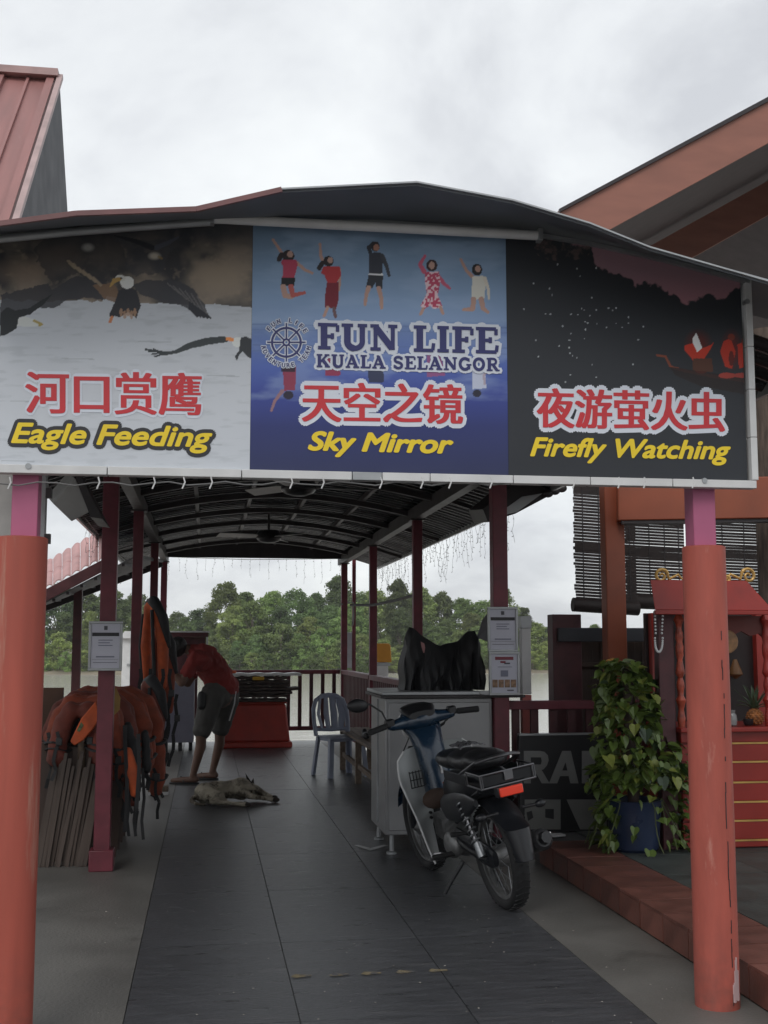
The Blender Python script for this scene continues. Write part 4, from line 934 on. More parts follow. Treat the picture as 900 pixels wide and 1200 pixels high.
cl_ = MB(); cl_.tube([W(400, 708, 17.45), W(414, 706, 17.6), W(414, 725, 17.6), W(413, 733, 17.6)], .014, 6); tag(cl_.build('cloth_rag', m_wire), 'pale rag tied round the far right corner posts', 'rag')
# ================================================================ life jackets
def strap(pts, wd=.03, th=.006, mat=None, nm='strap', parent=None):
    m_ = MB()
    for i in range(len(pts) - 1): m_.bar(pts[i], pts[i + 1], wd, th, up=(0, -1, .01))
    return m_.build(nm, mat or m_strap, parent)
jr = random.Random(21)
def draped(xc, yc, ztop, wl, wr_, hl, hr, mat, label, panelmat=None):
    """jacket folded over a rail: two puffy foam panels hanging each side, black webbing and buckles"""
    t = thing('life_jacket', label, 'life jacket', (xc, yc, ztop - .3), 'orange life jackets draped on the rack')
    bb = Blob()
    for s_, w_, h_ in ((-1, wl, hl), (1, wr_, hr)):
        P0 = [(0, -.05), (w_ * .45, -.055), (w_ * .80, -.14), (w_ * .97, -.27), (w_, -.27 - (h_ - .3) * .28), (w_ * 1.03, -.27 - (h_ - .3) * .42), (w_ * 1.06, -.27 - (h_ - .3) * .8), (w_ * 1.04, -h_ + .05)]
        rr_ = [.045, .062, .075, .070, .052, .070, .066, .045]
        for dy in (-.055, .055):
            bb.chain([(xc + s_ * a + jr.uniform(-.008, .008), yc + dy * (1 + .3 * (i > 2)), ztop + b_ + .0) for i, (a, b_) in enumerate(P0)], [r_ * jr.uniform(.9, 1.08) for r_ in rr_])
        for f, kk in ((.5, 4), (1, 7)):
            c_ = Vector((xc + s_ * P0[kk][0], yc, ztop + P0[kk][1] + (.0 if kk == 4 else .09))); rg = []
            for j in range(14):
                an = 2 * PI * j / 14; rg.append(c_ + Vector((.078 * math.cos(an), .135 * math.sin(an), .012 * math.sin(an * 2 + s_))))
            MB().tube(rg, .014, 6, closed=True, flat=.5).build('webbing_belt', m_strap, t)
        x = xc + s_ * w_; zb = ztop - h_
        for dy in (-.14, -.09, -.02, .1):
            p = Vector((x + s_ * jr.uniform(-.05, .03), yc + dy, zb + .22)); pts = [p + Vector((.014 * math.sin(k * 2.1 + dy * 50) + s_ * .006 * k, jr.uniform(-.012, .012) - .01, -.062 * k)) for k in range(4 + jr.randint(0, 3))]
            strap(pts, .022, .006, parent=t); MB().box(pts[1] + Vector((0, -.012, 0)), (.04, .022, .048)).build('buckle', m_black, t, bevel=.004)
    bb.skin('foam_body', mat, t, voxel=.013, smooth=3, disp=(.022, .07))
    if panelmat:
        y_ = yc - .17
        mb = MB(); mb.prism([W(px, py, y_) for px, py in ((95, 842), (112, 822), (117, 842), (108, 856), (97, 868), (87, 874), (82, 869))], (0, .03, 0)); mb.build('front_flap', panelmat, t, bevel=.008)
        MB().prism([W(px, py, y_ - .006) for px, py in ((90, 856), (95, 846), (98, 850), (93, 858))], (0, .004, 0)).build('emblem', M('dull green print', (.10, .13, .06, 1), .8, var=.5, scale=60), t)
        MB().prism([W(px, py, y_) for px, py in ((131, 812), (136, 806), (141, 818), (140, 832), (134, 838), (130, 826))], (0, .01, 0)).build('yellow_patch', M('faded yellow patch', (.35, .22, .07, 1), .8, var=.3), t)
    return t
jl = ['nearest draped life jacket, faded red with a bright orange flap', 'second draped life jacket from the front, dull red', 'third draped life jacket from the front, dull red', 'fourth draped life jacket from the front, reaching furthest to the right', 'rearmost draped life jacket on the rack']
m_rust2 = M('dull maroon life jacket', (.14, .03, .019, 1), .8, var=.35, scale=10, bump=.5, bscale=14)
for k, (yc, xo, zt, wl, wr_, hl, hr, mt) in enumerate([(8.10, -.02, 1.06, .13, .12, .40, .40, m_rust2), (8.30, .0, 1.10, .20, .20, .46, .58, m_rust), (8.55, .02, 1.12, .26, .26, .56, .80, m_rust2), (8.85, .05, 1.12, .29, .31, .52, .62, m_rust), (9.2, .07, 1.13, .33, .36, .5, .82, m_rust)]):
    draped(-.80 + xo, yc, zt - .03, wl, wr_, hl, hr, mt, jl[k], m_orange if k == 0 else None)
lo = thing('hanging_vest_panel', 'narrow orange vest panel hanging by black webbing right of the left maroon post', 'life jacket', W(156, 930, 8.0))
bb = Blob(); bb.chain([W(150, 880, 8.0), W(155, 905, 8.0), W(158, 930, 8.0)], [.03, .05, .03]); bb.skin('foam_body', m_orange, lo, voxel=.014)
strap([W(146, 850, 7.97), W(147, 880, 7.97), W(149, 915, 7.97), W(148, 950, 7.97), W(146, 975, 7.97)], .024, .008, parent=lo); strap([W(162, 860, 7.97), W(163, 900, 7.97), W(160, 948, 7.97)], .024, .008, parent=lo)
d2 = thing('hanging_black_vest', 'black vest hanging between the draped jackets and the floor right of the left maroon post', 'life jacket', W(160, 960, 8.15))
bb = Blob(); bb.chain([W(150, 850, 8.2), W(157, 890, 8.2), W(160, 935, 8.2)], [.03, .045, .03]); bb.chain([W(170, 860, 8.3), W(172, 900, 8.3)], [.03, .035]); bb.skin('foam_body', m_strap, d2, voxel=.013, disp=(.03, .05))
for px in (150, 158, 167): strap([W(px, 900, 8.08), W(px + 2, 935, 8.08), W(px - 1, 962, 8.08), W(px + 1, 972 + (px % 4) * 4, 8.08)], .02, .006, parent=d2)
dk_ = thing('folded_black_vest', 'black folded vest with dangling webbing under the nearest draped jacket', 'life jacket', W(95, 885, 8.05))
bb = Blob(); bb.chain([W(84, 868, 8.2), W(96, 858, 8.2), W(112, 862, 8.2)], [.07, .12, .10]); bb.chain([W(76, 850, 8.08), W(70, 890, 8.08)], [.035, .03]); bb.skin('foam_body', m_strap, dk_, voxel=.014, disp=(.03, .05))
t = thing('timber_rack', 'low rack of leaning upright slats under the draped life jackets', 'rack', (-.86, 8.4, 0))
MB().cyl((-.80, 7.98, .80), (-.80, 9.7, .80), .03).build('rail', m_wood, t); 
for yy in (8.1, 9.6): MB().cyl((-.80, yy, 0), (-.80, yy, .8), .028).build('leg', m_wood, t, loc=(-.8, yy, 0))
q = random.Random(5); x = -1.06; k = 0
m_sl = M('grey brown slat', (.075, .055, .045, 1), .7, var=.35, scale=7, stretch=(2, 2, .3), bump=.2)
while x < -.72:
    wd = q.uniform(.016, .026); ln = q.uniform(-.008, .010)
    MB().bar((x, 7.95 + q.uniform(-.03, .03), .0), (x + .10 + ln, 8.0 + q.uniform(-.02, .03), q.uniform(.60, .72)), wd, .02, up=(0, 1, 0)).build('upright_slat', m_sl, t, loc=(x, 8, 0)); x += wd + .002
MB().bar((-.96, 8.06, .02), (-.86, 8.1, .74), .42, .01, up=(0, 1, 0)).build('back_board', m_darkwood, t)
for yy in (8.25, 8.55, 8.85, 9.15): MB().bar((-.70, yy, 0), (-.66, yy, .5), .02, .25, up=(1, 0, 0)).build('side_board', m_darkwood, t)
# tall hanging jackets
def hanging(x0, yc, ztop, zbot, mat, label, lean=0):
    t = thing('hanging_life_jacket', label, 'life jacket', (x0, yc, zbot), 'life jackets hanging from the left posts')
    H_ = ztop - zbot; wd = .115
    def pp(u, v): return Vector((x0 + (u - .35) * wd * 2 * (.45 + .75 * math.sin(PI * (v * .78 + .12))) + lean * v, yc + .05 * math.sin(u * 5), ztop - H_ * v))
    mb = Blob(); mb.chain([pp(.3, .06), pp(.2, .3), pp(.25, .58)], [.04, .055, .04]); mb.chain([pp(.7, .06), pp(.8, .3), pp(.75, .56)], [.04, .055, .045]); mb.chain([pp(.3, .04), pp(.5, 0), pp(.7, .05)], [.045, .05, .045])
    mb.skin('foam_body', mat, t, voxel=.018, smooth=3)
    cb_ = Blob().chain([pp(.35, .0), pp(.62, -.01), pp(.95, .1), pp(1.0, .3)], [.04, .055, .05, .028]); cb_.skin('collar', m_strap, t, voxel=.018)
    for u in (.05, .4, .75, 1.0):
        pts = [pp(u, .45 + .055 * k) + Vector((.012 * math.sin(k * 1.7 + u * 9), -.09, 0)) for k in range(10 if u != .4 else 7)]; strap(pts, .03, .008, parent=t)
        MB().box(pts[3], (.05, .025, .06)).build('buckle', m_black, t, bevel=.005)
    MB().tube([pp(.1, .08) + Vector((0, -.09, 0)), pp(.03, .3) + Vector((0, -.09, 0)), pp(.12, .55) + Vector((0, -.08, 0))], .01, 6).build('piping', m_strap, t)
    MB().tube([pp(.5, .05) + Vector((0, -.08, 0)), pp(.5, .55) + Vector((0, -.1, 0))], .016, 6).build('zip', m_strap, t)
hanging(-.51, 10.6, 1.78, .50, m_orange, 'tall orange hanging life jacket with a black collar beside the stooping man', .05)
hanging(-.45, 11.1, 1.55, .25, m_rust, 'dull red hanging life jacket nearest the stooping man', .02)
hanging(-.50, 10.3, 1.10, .10, m_rust2, 'low hanging dark red life jacket on the wooden stand', 0)
a = G(186, 931)
t = thing('wooden_stand', 'plain wooden upright on a short foot under the hanging life jackets', 'stand', a)
MB().b2((a.x - .04, a.y - .03, .03), (a.x + .04, a.y + .03, 1.6)).build('upright', m_wood, t, bevel=.004); MB().b2((a.x - .1, a.y - .06, .03), (a.x + .09, a.y + .06, .08)).build('foot', m_wood, t, bevel=.004)
for s_ in (-.06, .06): MB().b2((a.x + s_ - .03, a.y - .05, 0), (a.x + s_ + .03, a.y + .05, .029)).build('foot_pad', m_white, t)
# brown board + small things at far left
a, b = W(56, 1000, 8.9), W(74, 806, 8.9)
tag(MB().b2((a.x - .5, 8.9, 0), (b.x, 8.96, b.z)).build('brown_board', M('brown board', (.10, .05, .03, 1), .6), bevel=.004), 'brown upright board behind the left gate column', 'board')
t = thing('white_hut', 'small white box hut on the water beyond the first left post', 'hut', (W(150, 790, 24).x, 24, -1.6))
a, b = W(142, 800, 24), W(159, 748, 24)
MB().b2((a.x, 24, -1.6), (b.x, 25, b.z)).build('wall', m_white, t); MB().prism([(a.x - .05, 23.9, b.z), (b.x + .1, 23.9, b.z), (b.x - .08, 23.9, b.z + .14), (a.x + .05, 23.9, b.z + .14)], (0, 1.2, 0)).build('roof', m_white, t)
MB().b2((a.x + .1, 23.98, 1.0), (b.x + .01, 23.995, b.z - .5)).build('grey_door', m_steel, t)
# neighbouring lean-to roof with pink tiles (left)
t = thing('tiled_lean_to', 'neighbouring lean-to with pale pink tiled roof left of the deck', 'roof', (-2, 13, -1.7))
q0, q1 = W(30, 702, 12.6), W(126, 652, 12.6); r0, r1 = W(30, 676, 13.6), W(126, 620, 13.6); n_ = 9
m_pt = M('pale pink roof tile', (.52, .30, .29, 1), .6, var=.12)
for k in range(n_):
    for r_ in range(2):
        a0, a1 = k / n_, (k + .94) / n_; v0, v1 = r_ * .5, r_ * .5 + .54
        A, B = q0.lerp(q1, a0).lerp(r0.lerp(r1, a0), v0), q0.lerp(q1, a1).lerp(r0.lerp(r1, a1), v0); D_, E_ = q0.lerp(q1, a0).lerp(r0.lerp(r1, a0), v1), q0.lerp(q1, a1).lerp(r0.lerp(r1, a1), v1)
        rows = [[A.lerp(B, j / 6) + Vector((0, -.02 * r_ * -1, .03 * math.sin(PI * j / 6) + .012 * r_)) for j in range(7)], [D_.lerp(E_, j / 6) + Vector((0, 0, .03 * math.sin(PI * j / 6) + .012 * r_)) for j in range(7)]]
        MB().sheet(rows, (0, 0, -.012)).build('roof_tile', m_pt, t)
MB().bar(q0 + Vector((0, .02, -.07)), q1 + Vector((0, .02, -.07)), .04, .11).build('fascia', m_darkmar, t)
sf = MB(); e0, e1 = W(30, 716, 15.5), W(190, 655, 15.5); c0, c1 = q0 + Vector((0, .03, -.13)), q1 + Vector((.3, .03, .02))
sf.sheet([[c0, c1], [e0, e1]], (0, 0, -.015)); sf.build('soffit', M('grey soffit sheet', (.16, .16, .165, 1), .6, var=.2), t)
for k in range(9): MB().bar(c0.lerp(c1, k / 8) + Vector((0, 0, -.03)), e0.lerp(e1, k / 8) + Vector((0, 0, -.03)), .03, .03).build('rafter', m_beam, t)
MB().bar(e0 + Vector((0, 0, -.06)), e1 + Vector((0, 0, -.06)), .06, .08).build('end_beam', m_beam, t)
for px, Y in ((92, 13.4), (40, 13.4)):
    a = W(px, 690, Y); MB().b2((a.x - .045, Y - .045, -2.6), (a.x + .045, Y + .045, a.z + .02)).build('post', m_darkmar, t)
# grey boxed eave by the left column
a = [W(60, 560, 6.6), W(84, 556, 6.2), W(106, 600, 6.9), W(84, 612, 7.4)]
t = thing('boxed_eave', 'pale boxed eave end poking out beside the left pink post', 'eave', (a[0].x, 6.8, a[3].z), None)
MB().prism([W(62, 590, 6.6), W(88, 560, 6.6), W(105, 600, 6.6), W(84, 611, 6.6)], (-.1, .5, .1)).build('box_end', M('pale grey eave board', (.34, .33, .32, 1), .6), t, bevel=.004)
MB().prism([W(86, 552, 6.55), W(92, 552, 6.55), W(120, 608, 6.55), W(106, 606, 6.55)], (0, .5, 0)).build('barge_board', m_beam, t)
# ================================================================ upper left building roof
t = thing('red_roofed_building', 'neighbouring building with a steep red metal roof at upper left', 'building', (-2.6, 8, 0))
gx = W(68, 92, 8).x; rz = W(68, 92, 8).z
rid = Vector((gx, 8, rz)); f0 = W(30, 262, 6.57); fe = rid + (f0 - rid) * 1.35; fe.x = gx; be = Vector((gx, 10.1, rz - (10.1 - 8) * 1.12))
fe = Vector((gx, 8 - 2.2, rz - 2.25)); be = Vector((gx, 8 + 2.2, rz - 2.25))
m_rr = M('dusty red metal roofing', (.31, .145, .135, 1), .5, var=.15, scale=3, stretch=(4, .5, .5), second=(.38, .22, .21, 1), patch=.6)
m_gd = M('dark grey gable board', (.022, .024, .032, 1), .6, var=.12)
pw = .33; k = 0; x = gx - .02
dn = (fe - rid)
while x > gx - 2.6:
    MB().prism([Vector((x - pw + .006, rid.y, rid.z)), Vector((x, rid.y, rid.z)), Vector((x, fe.y, fe.z)), Vector((x - pw + .006, fe.y, fe.z))], (0, .02, -.03)).build('roof_panel', m_rr, t)
    rb_ = MB(); rb_.bar(Vector((x - .02, rid.y - .02, rid.z)), Vector((x - .02, fe.y - .02, fe.z)), .05, .035, up=(0, -1, .9)); rb_.bar(Vector((x - .17, rid.y - .015, rid.z)), Vector((x - .17, fe.y - .015, fe.z)), .018, .02, up=(0, -1, .9)); rb_.build('seam', m_rr, t)
    x -= pw
MB().bar((gx + .01, 8 - .02, rz + .0), (gx - 3, 8 - .02, rz + .0), .16, .05).build('ridge_cap', M('faded pink ridge cap', (.40, .26, .25, 1), .5), t)
MB().prism([rid + Vector((.0, 0, -.03)), fe + Vector((0, .05, -.05)), be + Vector((0, -.02, -.05))], (.012, 0, 0)).build('gable_board', m_gd, t)
MB().prism([Vector((gx - 3, rid.y, rid.z)), Vector((gx, rid.y, rid.z)), Vector((gx, be.y, be.z)), Vector((gx - 3, be.y, be.z))], (0, .02, -.03)).build('rear_roof_slope', m_rr, t)
tr_ = MB(); tr_.bar(rid + Vector((.02, -.03, 0)), fe + Vector((.02, -.03, 0)), .035, .035, up=(0, -1, .9)); tr_.build('verge_trim', M('faded pink edge trim', (.42, .30, .29, 1), .5), t)
MB().b2((gx - 3, 5.9, be.z - .05), (gx, 10.1, be.z - .04)).build('ceiling_board', m_gd, t)
for x, yy in ((gx - .9, 5.95), (gx - 2.8, 5.95), (gx - 2.8, 10), (gx - 1.3, 10)): MB().b2((x - .1, yy - .1, -.05), (x + .1, yy + .1, be.z - .05)).build('pillar', m_cement, t, loc=(x, yy, 0))
# ================================================================ big pavilion roof on the right
pv = thing('pavilion', 'large open pavilion with salmon bargeboards and a dark underside at upper right', 'pavilion', (4.2, 9, KZ))
m_sal = M('faded salmon board', (.30, .125, .09, 1), .55, var=.12, scale=3, stretch=(1, 1, 4))
m_und = M('dark roof lining', (.15, .13, .14, 1), .7, var=.15)
RYN = 7.6
v0, v1 = W(652, 253, RYN), W(905, 117, RYN); sl = (v1.z - v0.z) / (v1.x - v0.x)
apx = v0.x + 3.6; apz = v0.z + sl * 3.6
def rz_(x, dz=0): return v0.z + sl * ((x if x < apx else 2 * apx - x) - v0.x) + dz
RYF = 18.0
for x0, x1 in ((v0.x, apx), (apx, 2 * apx - v0.x)):
    MB().prism([(x0, RYN, rz_(x0)), (x1, RYN, rz_(x1) if x1 == apx else rz_(x1)), (x1, RYF, rz_(x1)), (x0, RYF, rz_(x0))], (0, 0, -.04)).build('roof_slope', m_und, pv)
    MB().prism([(x0, RYN - .02, rz_(x0, .02)), (x1, RYN - .02, rz_(x1, .02)), (x1, RYN - .02, rz_(x1, -.31)), (x0, RYN - .02, rz_(x0, -.31))], (0, -.03, 0)).build('bargeboard', m_sal, pv)
    MB().prism([(x0, RYN - .052, rz_(x0, .025)), (x1, RYN - .052, rz_(x1, .025)), (x1, RYN - .052, rz_(x1, -.02)), (x0, RYN - .052, rz_(x0, .0))], (0, -.02, 0)).build('verge_trim', m_beam, pv)
for Y, dz, hh, mt_ in ((11.0, -.13, .36, m_sal), (15.2, -.13, .36, m_sal)):
    for x0, x1 in ((v0.x + .25, apx),):
        MB().prism([(x0, Y, rz_(x0, dz)), (x1, Y, rz_(x1, dz)), (x1, Y, rz_(x1, dz - hh)), (x0, Y, rz_(x0, dz - hh))], (0, .08, 0)).build('rafter', mt_, pv)
for x in ():
    MB().b2((x, RYN + .03, rz_(x, -.14)), (x + .06, 9.89, rz_(x, -.045) - .03)).build('purlin', m_sal if abs(x - v0.x - 1.3) < .05 else m_und, pv)
# eave board seen under the banner
ev = thing('hanging_eave', 'dark scalloped eave corner seen under the banner right of centre', 'eave', W(610, 590, 8.8))
MB().prism([W(566, 597, 8.8), W(600, 568, 8.8), W(662, 566, 8.8), W(655, 575, 8.8), W(604, 602, 8.8), W(572, 612, 8.8)], (0, .5, .05)).build('board', m_beam, ev)
MB().prism([W(578, 606, 8.78), W(606, 600, 8.78), W(636, 578, 8.78), W(612, 582, 8.78)], (0, .02, 0)).build('pale_lining', m_steel, ev)
for k in range(3): 
    c = W(658 - 8 * k, 572 + 3 * k, 8.77); MB().sph(c, (.045, .02, .035), 10, 6).build('scallop', m_beam, ev)
# pavilion posts and beams
def pbox(nm, px0, py0, px1, py1, Y, dep, mat, parent, bev=.005):
    a, b = W(px0, py1, Y), W(px1, py0, Y); return MB().b2((a.x, Y, a.z), (b.x, Y + dep, b.z)).build(nm, mat, parent, bevel=bev)
a = W(711, 560, 8.0)
op = thing('orange_post', 'orange painted square post carrying the pavilion beam left of the shrine', 'post', (W(721, 700, 8).x, 8.05, KZ))
MB().b2((W(711, 700, 8).x, 8, KZ), (W(734, 700, 8).x, 8.12, 4.4)).build('shaft', m_orpaint, op, bevel=.008)
ob = thing('orange_beam', 'wide orange beam crossing behind the right pink post', 'beam', W(735, 590, 7.95))
MB().prism([W(724, 562, 7.9), W(724, 610, 7.9), W(724, 610, 7.9) + Vector((1.6, -.5, .0)), W(724, 562, 7.9) + Vector((1.6, -.5, 0))], (.03, .12, 0)).build('board', m_orpaint, ob, bevel=.008)
MB().bar(W(728, 612, 7.95) , W(728, 612, 7.95) + Vector((1.5, -.45, .0)), .1, .03).build('dark_batten', m_beam, ob)  # narrow dark batten along the underside of the orange beam
ep = W(724, 610, 7.9) + Vector((1.53, -.42, 0)); op2 = thing('orange_post', 'second orange post at the outer end of the pavilion beam, beyond the picture edge', 'post', (ep.x, ep.y, KZ))
MB().b2((ep.x - .06, ep.y - .05, KZ), (ep.x + .06, ep.y + .07, ep.z - .004)).build('shaft', m_orpaint, op2, bevel=.008)
# bamboo blinds
m_bam = M('dark bamboo slat', (.03, .021, .02, 1), .6, var=.35, scale=12)
def blind(x0, x1, Y, ztop, zbot, label, tilt=0, roll=.05):
    t = thing('bamboo_blind', label, 'blind', ((x0 + x1) / 2, Y, zbot), 'bamboo blinds hanging in the pavilion'); s_ = MB(); z = ztop; k = 0; q = random.Random(int(x0 * 100))
    while z > zbot:
        full = k % 19 in (12, 13, 14); s_.bar((x0 + q.uniform(-.008, .008), Y, z), (x1, Y, z + tilt + q.uniform(-.002, .002)), .006, .025 if full else .0212, up=(0, 0, 1)); z -= .0245; k += 1
    s_.build('slats', m_bam, t, kind='stuff')
    for f in (.14, .4, .66, .9):
        x = x0 + (x1 - x0) * f; MB().b2((x - .004, Y - .008, zbot), (x + .004, Y - .004, ztop)).build('cord', m_beam, t)
    MB().cyl((x0 - .02, Y, zbot - .03), (x1 + .01, Y, zbot - .03 + tilt), roll, n=12).build('rolled_end', m_bam, t)
    MB().cyl((x0, Y, ztop + .03), (x1, Y, ztop + .03 + tilt), .02, n=8).build('head_rod', m_bam, t)
    return t
Yb = 8.9
blind(W(673, 650, Yb).x, W(745, 650, Yb).x, Yb, 2.95, W(690, 704, Yb).z, 'left bamboo blind hanging across the orange post against the sky', -.03, .055)
blind(W(733, 650, Yb + .3).x, W(802, 650, Yb + .3).x, Yb + .3, 2.95, W(770, 700, Yb + .3).z, 'middle bamboo blind between the orange post and the pink post', -.02, .06)
blind(W(807, 650, Yb + .3).x, W(905, 650, Yb + .3).x, Yb + .3, 2.95, W(840, 700, Yb + .3).z, 'right bamboo blind between the pink post and the tree trunk', -.02, .05)
# dark fence right of the letter board
df = thing('dark_fence', 'dark plank fence with a thick maroon post behind the climbing plant', 'fence', (W(700, 800, 8.6).x, 8.6, -.05))
pbox('end_post', 652, 720, 681, 1000, 8.45, .14, m_darkmar, df)
pbox('black_rail', 655, 736, 800, 752, 8.4, .05, M('black painted beam', (.03, .032, .04, 1), .45), df)
k = 0
for px in np.arange(683, 800, 12.4):
    if abs(px - 689) < 0: continue
    pbox('plank', px + .5, 752, px + 11.3 - (2 if 684 < px < 700 else 0), 1000, 8.6 + .012 * (k % 2), .03, m_darkwood, df, .003); k += 1
pbox('plank_rail', 681, 776, 800, 782, 8.57, .03, m_darkwood, df)
# ================================================================ letter board
lb = thing('letter_board', 'old black sign board with large grey letters standing behind the climbing plant', 'sign', (W(655, 970, 7.95).x, 7.98, KZ))
a, b = W(612, 975, 7.95), W(716, 861, 7.95)
MB().b2((a.x, 7.97, KZ), (b.x, 8.01, b.z)).build('board', M('black sign board', (.012, .012, .014, 1), .5), lb, bevel=.003)
for z0, z1, nm in ((b.z, b.z + .012, 'frame'),): MB().b2((a.x - .008, 7.955, z0), (b.x, 8.015, z1)).build(nm, m_steel, lb)
MB().b2((a.x - .012, 7.955, KZ), (a.x, 8.015, b.z)).build('frame', m_black, lb)
m_gl = M('dull grey lettering', (.19, .19, .185, 1), .6, var=.12)
def slabpoly(pts, nm, mat, Y=7.966): MB().prism([W(px, py, Y) for px, py in pts], (0, .003, 0)).build(nm, mat, lb, smooth=False)
# R A N cut as flat letters
def letter(polys):
    m_ = MB()
    for k, pts in enumerate(polys): m_.prism([W(px, py, 7.966 - .0004 * k) for px, py in pts], (0, .0035, 0))
    m_.build('letter', m_gl, lb, smooth=False)
letter([[(614, 880), (622, 880), (622, 918), (614, 918)], [(620, 880), (634, 880), (634, 887.5), (620, 887.5)], [(620, 896), (634, 896), (634, 903), (620, 903)], [(632, 880), (638, 881), (642, 885), (643, 891), (641, 897), (637, 901.5), (632, 903), (634, 896), (635, 892), (634, 887)], [(626, 902), (634, 901), (644, 918), (635, 918)]])
letter([[(659, 880), (668, 880), (653, 918), (643.5, 918)], [(660, 880), (669, 880), (678, 918), (668.5, 918)], [(652, 903), (671, 903), (672, 909.5), (650, 909.5)]])
letter([[(682, 880), (690, 880), (690, 918), (682, 918)], [(682, 880), (691, 880), (709, 918), (700, 918)], [(703, 880), (710, 880), (710, 918), (703, 918)]])
m_gl2 = M('dull pale lettering block', (.19, .19, .18, 1), .6, var=.15)
slabpoly([(615, 937), (657, 937), (657, 972), (615, 972)], 'letter_block', m_gl2)
slabpoly([(664, 937), (711, 937), (711, 972), (680, 972)], 'letter_block', m_gl2)
slabpoly([(639, 948), (649, 948), (649, 960), (639, 958)], 'black_square', m_black, 7.962)
slabpoly([(617, 952), (623, 950), (625, 958), (619, 962)], 'black_mark', m_black, 7.962)
a = G(645, 980, KZ)
tag(MB().prism([a + Vector(v) for v in ((-.09, 0, 0), (.02, -.05, 0), (.10, -.02, 0), (.09, .05, 0), (-.05, .06, 0))], (0, 0, .012)).build('paper_scrap', m_white, bevel=.003), 'pale scrap of foam at the foot of the letter board', 'litter')
# ================================================================ shrine
SY, SX0 = 7.15, W(799, 900, 7.15).x
sh = thing('red_shrine', 'red lacquered altar shrine with gold trim and hipped canopy behind the right column', 'shrine', (SX0 + .55, SY + .3, KZ)); SW = .86
zt = W(850, 852, SY).z
bz = KZ; zs = [W(860, y_, SY).z for y_ in (994, 985, 962, 940, 917, 893, 871, 853)]
MB().b2((SX0 + .01, SY + .03, KZ), (SX0 + SW - .01, SY + .6, zt - .03)).build('cabinet', m_redlac, sh)
for k in range(7):
    MB().b2((SX0, SY, zs[k] + .006), (SX0 + SW, SY + .03, zs[k + 1] - .006)).build('front_board', m_redlac, sh, bevel=.004)
    if k: MB().b2((SX0 + .06, SY - .004, zs[k] - .0055), (SX0 + SW, SY + .029, zs[k] + .0055)).build('gold_line', m_gold, sh)
MB().b2((SX0 - .02, SY - .05, zt - .03), (SX0 + SW + .02, SY + .6, zt)).build('table_top', m_redlac, sh, bevel=.006)
zr, zr2 = W(850, 716, SY).z, W(850, 681, SY).z
MB().b2((SX0, SY + .56, zt + .001), (SX0 + SW, SY + .6, zr)).build('back_board', M('dark altar back', (.012, .005, .005, 1), .5), sh)
for x in (SX0 + .02, SX0 + SW - .09): MB().b2((x, SY + .5, zt + .001), (x + .06, SY + .559, zr)).build('rear_post', m_redlac, sh)
# carved side panel and turned columns
MB().b2((SX0 - .125, SY + .02, KZ), (SX0 - .02, SY + .10, zr)).build('carved_side_panel', m_darkmar, sh, bevel=.006)
for xx in (SX0 + .015, SX0 + .60, SX0 + SW - .05):
    pr = []; 
    n_ = 26
    for k in range(n_ + 1):
        z = (zr - zt) * k / n_; pr.append((.014 + .012 * abs(math.sin(k * .85)) + (.008 if k % 6 == 0 else 0), z))
    MB().lathe((xx, SY + .02, zt), pr, 12).build('turned_column', m_redlac if xx > SX0 + .1 else M('red gilt turned wood', (.36, .06, .03, 1), .35, var=.5, scale=20), sh, loc=(xx, SY, zt))
# canopy roof: hipped skirt
e = .10; x0, x1, y0_, y1_ = W(767, 700, SY - .14).x, W(906, 700, SY - .14).x, SY - .14, SY + .14
ri = .07
MB().add([(x0, y0_, zr), (x1, y0_, zr), (x1, y1_, zr), (x0 + .13, y1_, zr), (x0 + .002, y0_ + ri, zr2), (x1 - .14, y0_ + ri, zr2), (x1 - .14, y1_ - ri, zr2), (x0 + .12, y1_ - ri, zr2)], [(3, 2, 1, 0), (4, 5, 6, 7), (0, 1, 5, 4), (1, 2, 6, 5), (2, 3, 7, 6), (3, 0, 4, 7)]).build('canopy_roof', M('dull red canopy paint', (.27, .02, .013, 1), .5, var=.2), sh, bevel=.004)
MB().b2((x0, y0_ - .006, zr - .028), (x1, y0_ + .02, zr - .001)).build('canopy_edge', m_redlac, sh, bevel=.004)
def curl(px, py, s, flip=1):
    c = W(px, py, SY - .05); m_ = MB(); pts = []
    for k in range(22):
        a = k * .42; r_ = s * (.16 + .84 * k / 21) * .45; pts.append(c + Vector((flip * r_ * math.cos(a), 0, r_ * math.sin(a))))
    m_.tube(pts, [.006 + .006 * k / 21 for k in range(22)], 6); 
    m_.tube([pts[-1], c + Vector((flip * -s * .5, 0, -.02)), c + Vector((flip * -s * 1.1, 0, .01)), c + Vector((flip * -s * 1.5, 0, -.03))], [.012, .011, .009, .005], 6)
    m_.build('gold_scroll', m_gold, sh)
curl(775, 675, .10, -1); curl(877, 675, .11, 1); curl(852, 679, .05, 1)
c = W(852, 752, SY - .02); MB().lathe(c, [(.02, -.004), (.075, 0), (.07, .006), (.02, .008)], 20, Matrix.Rotation(PI / 2, 3, 'X')).build('medallion', M('dull old gilt', (.20, .10, .04, 1), .5, var=.4, scale=30), sh)
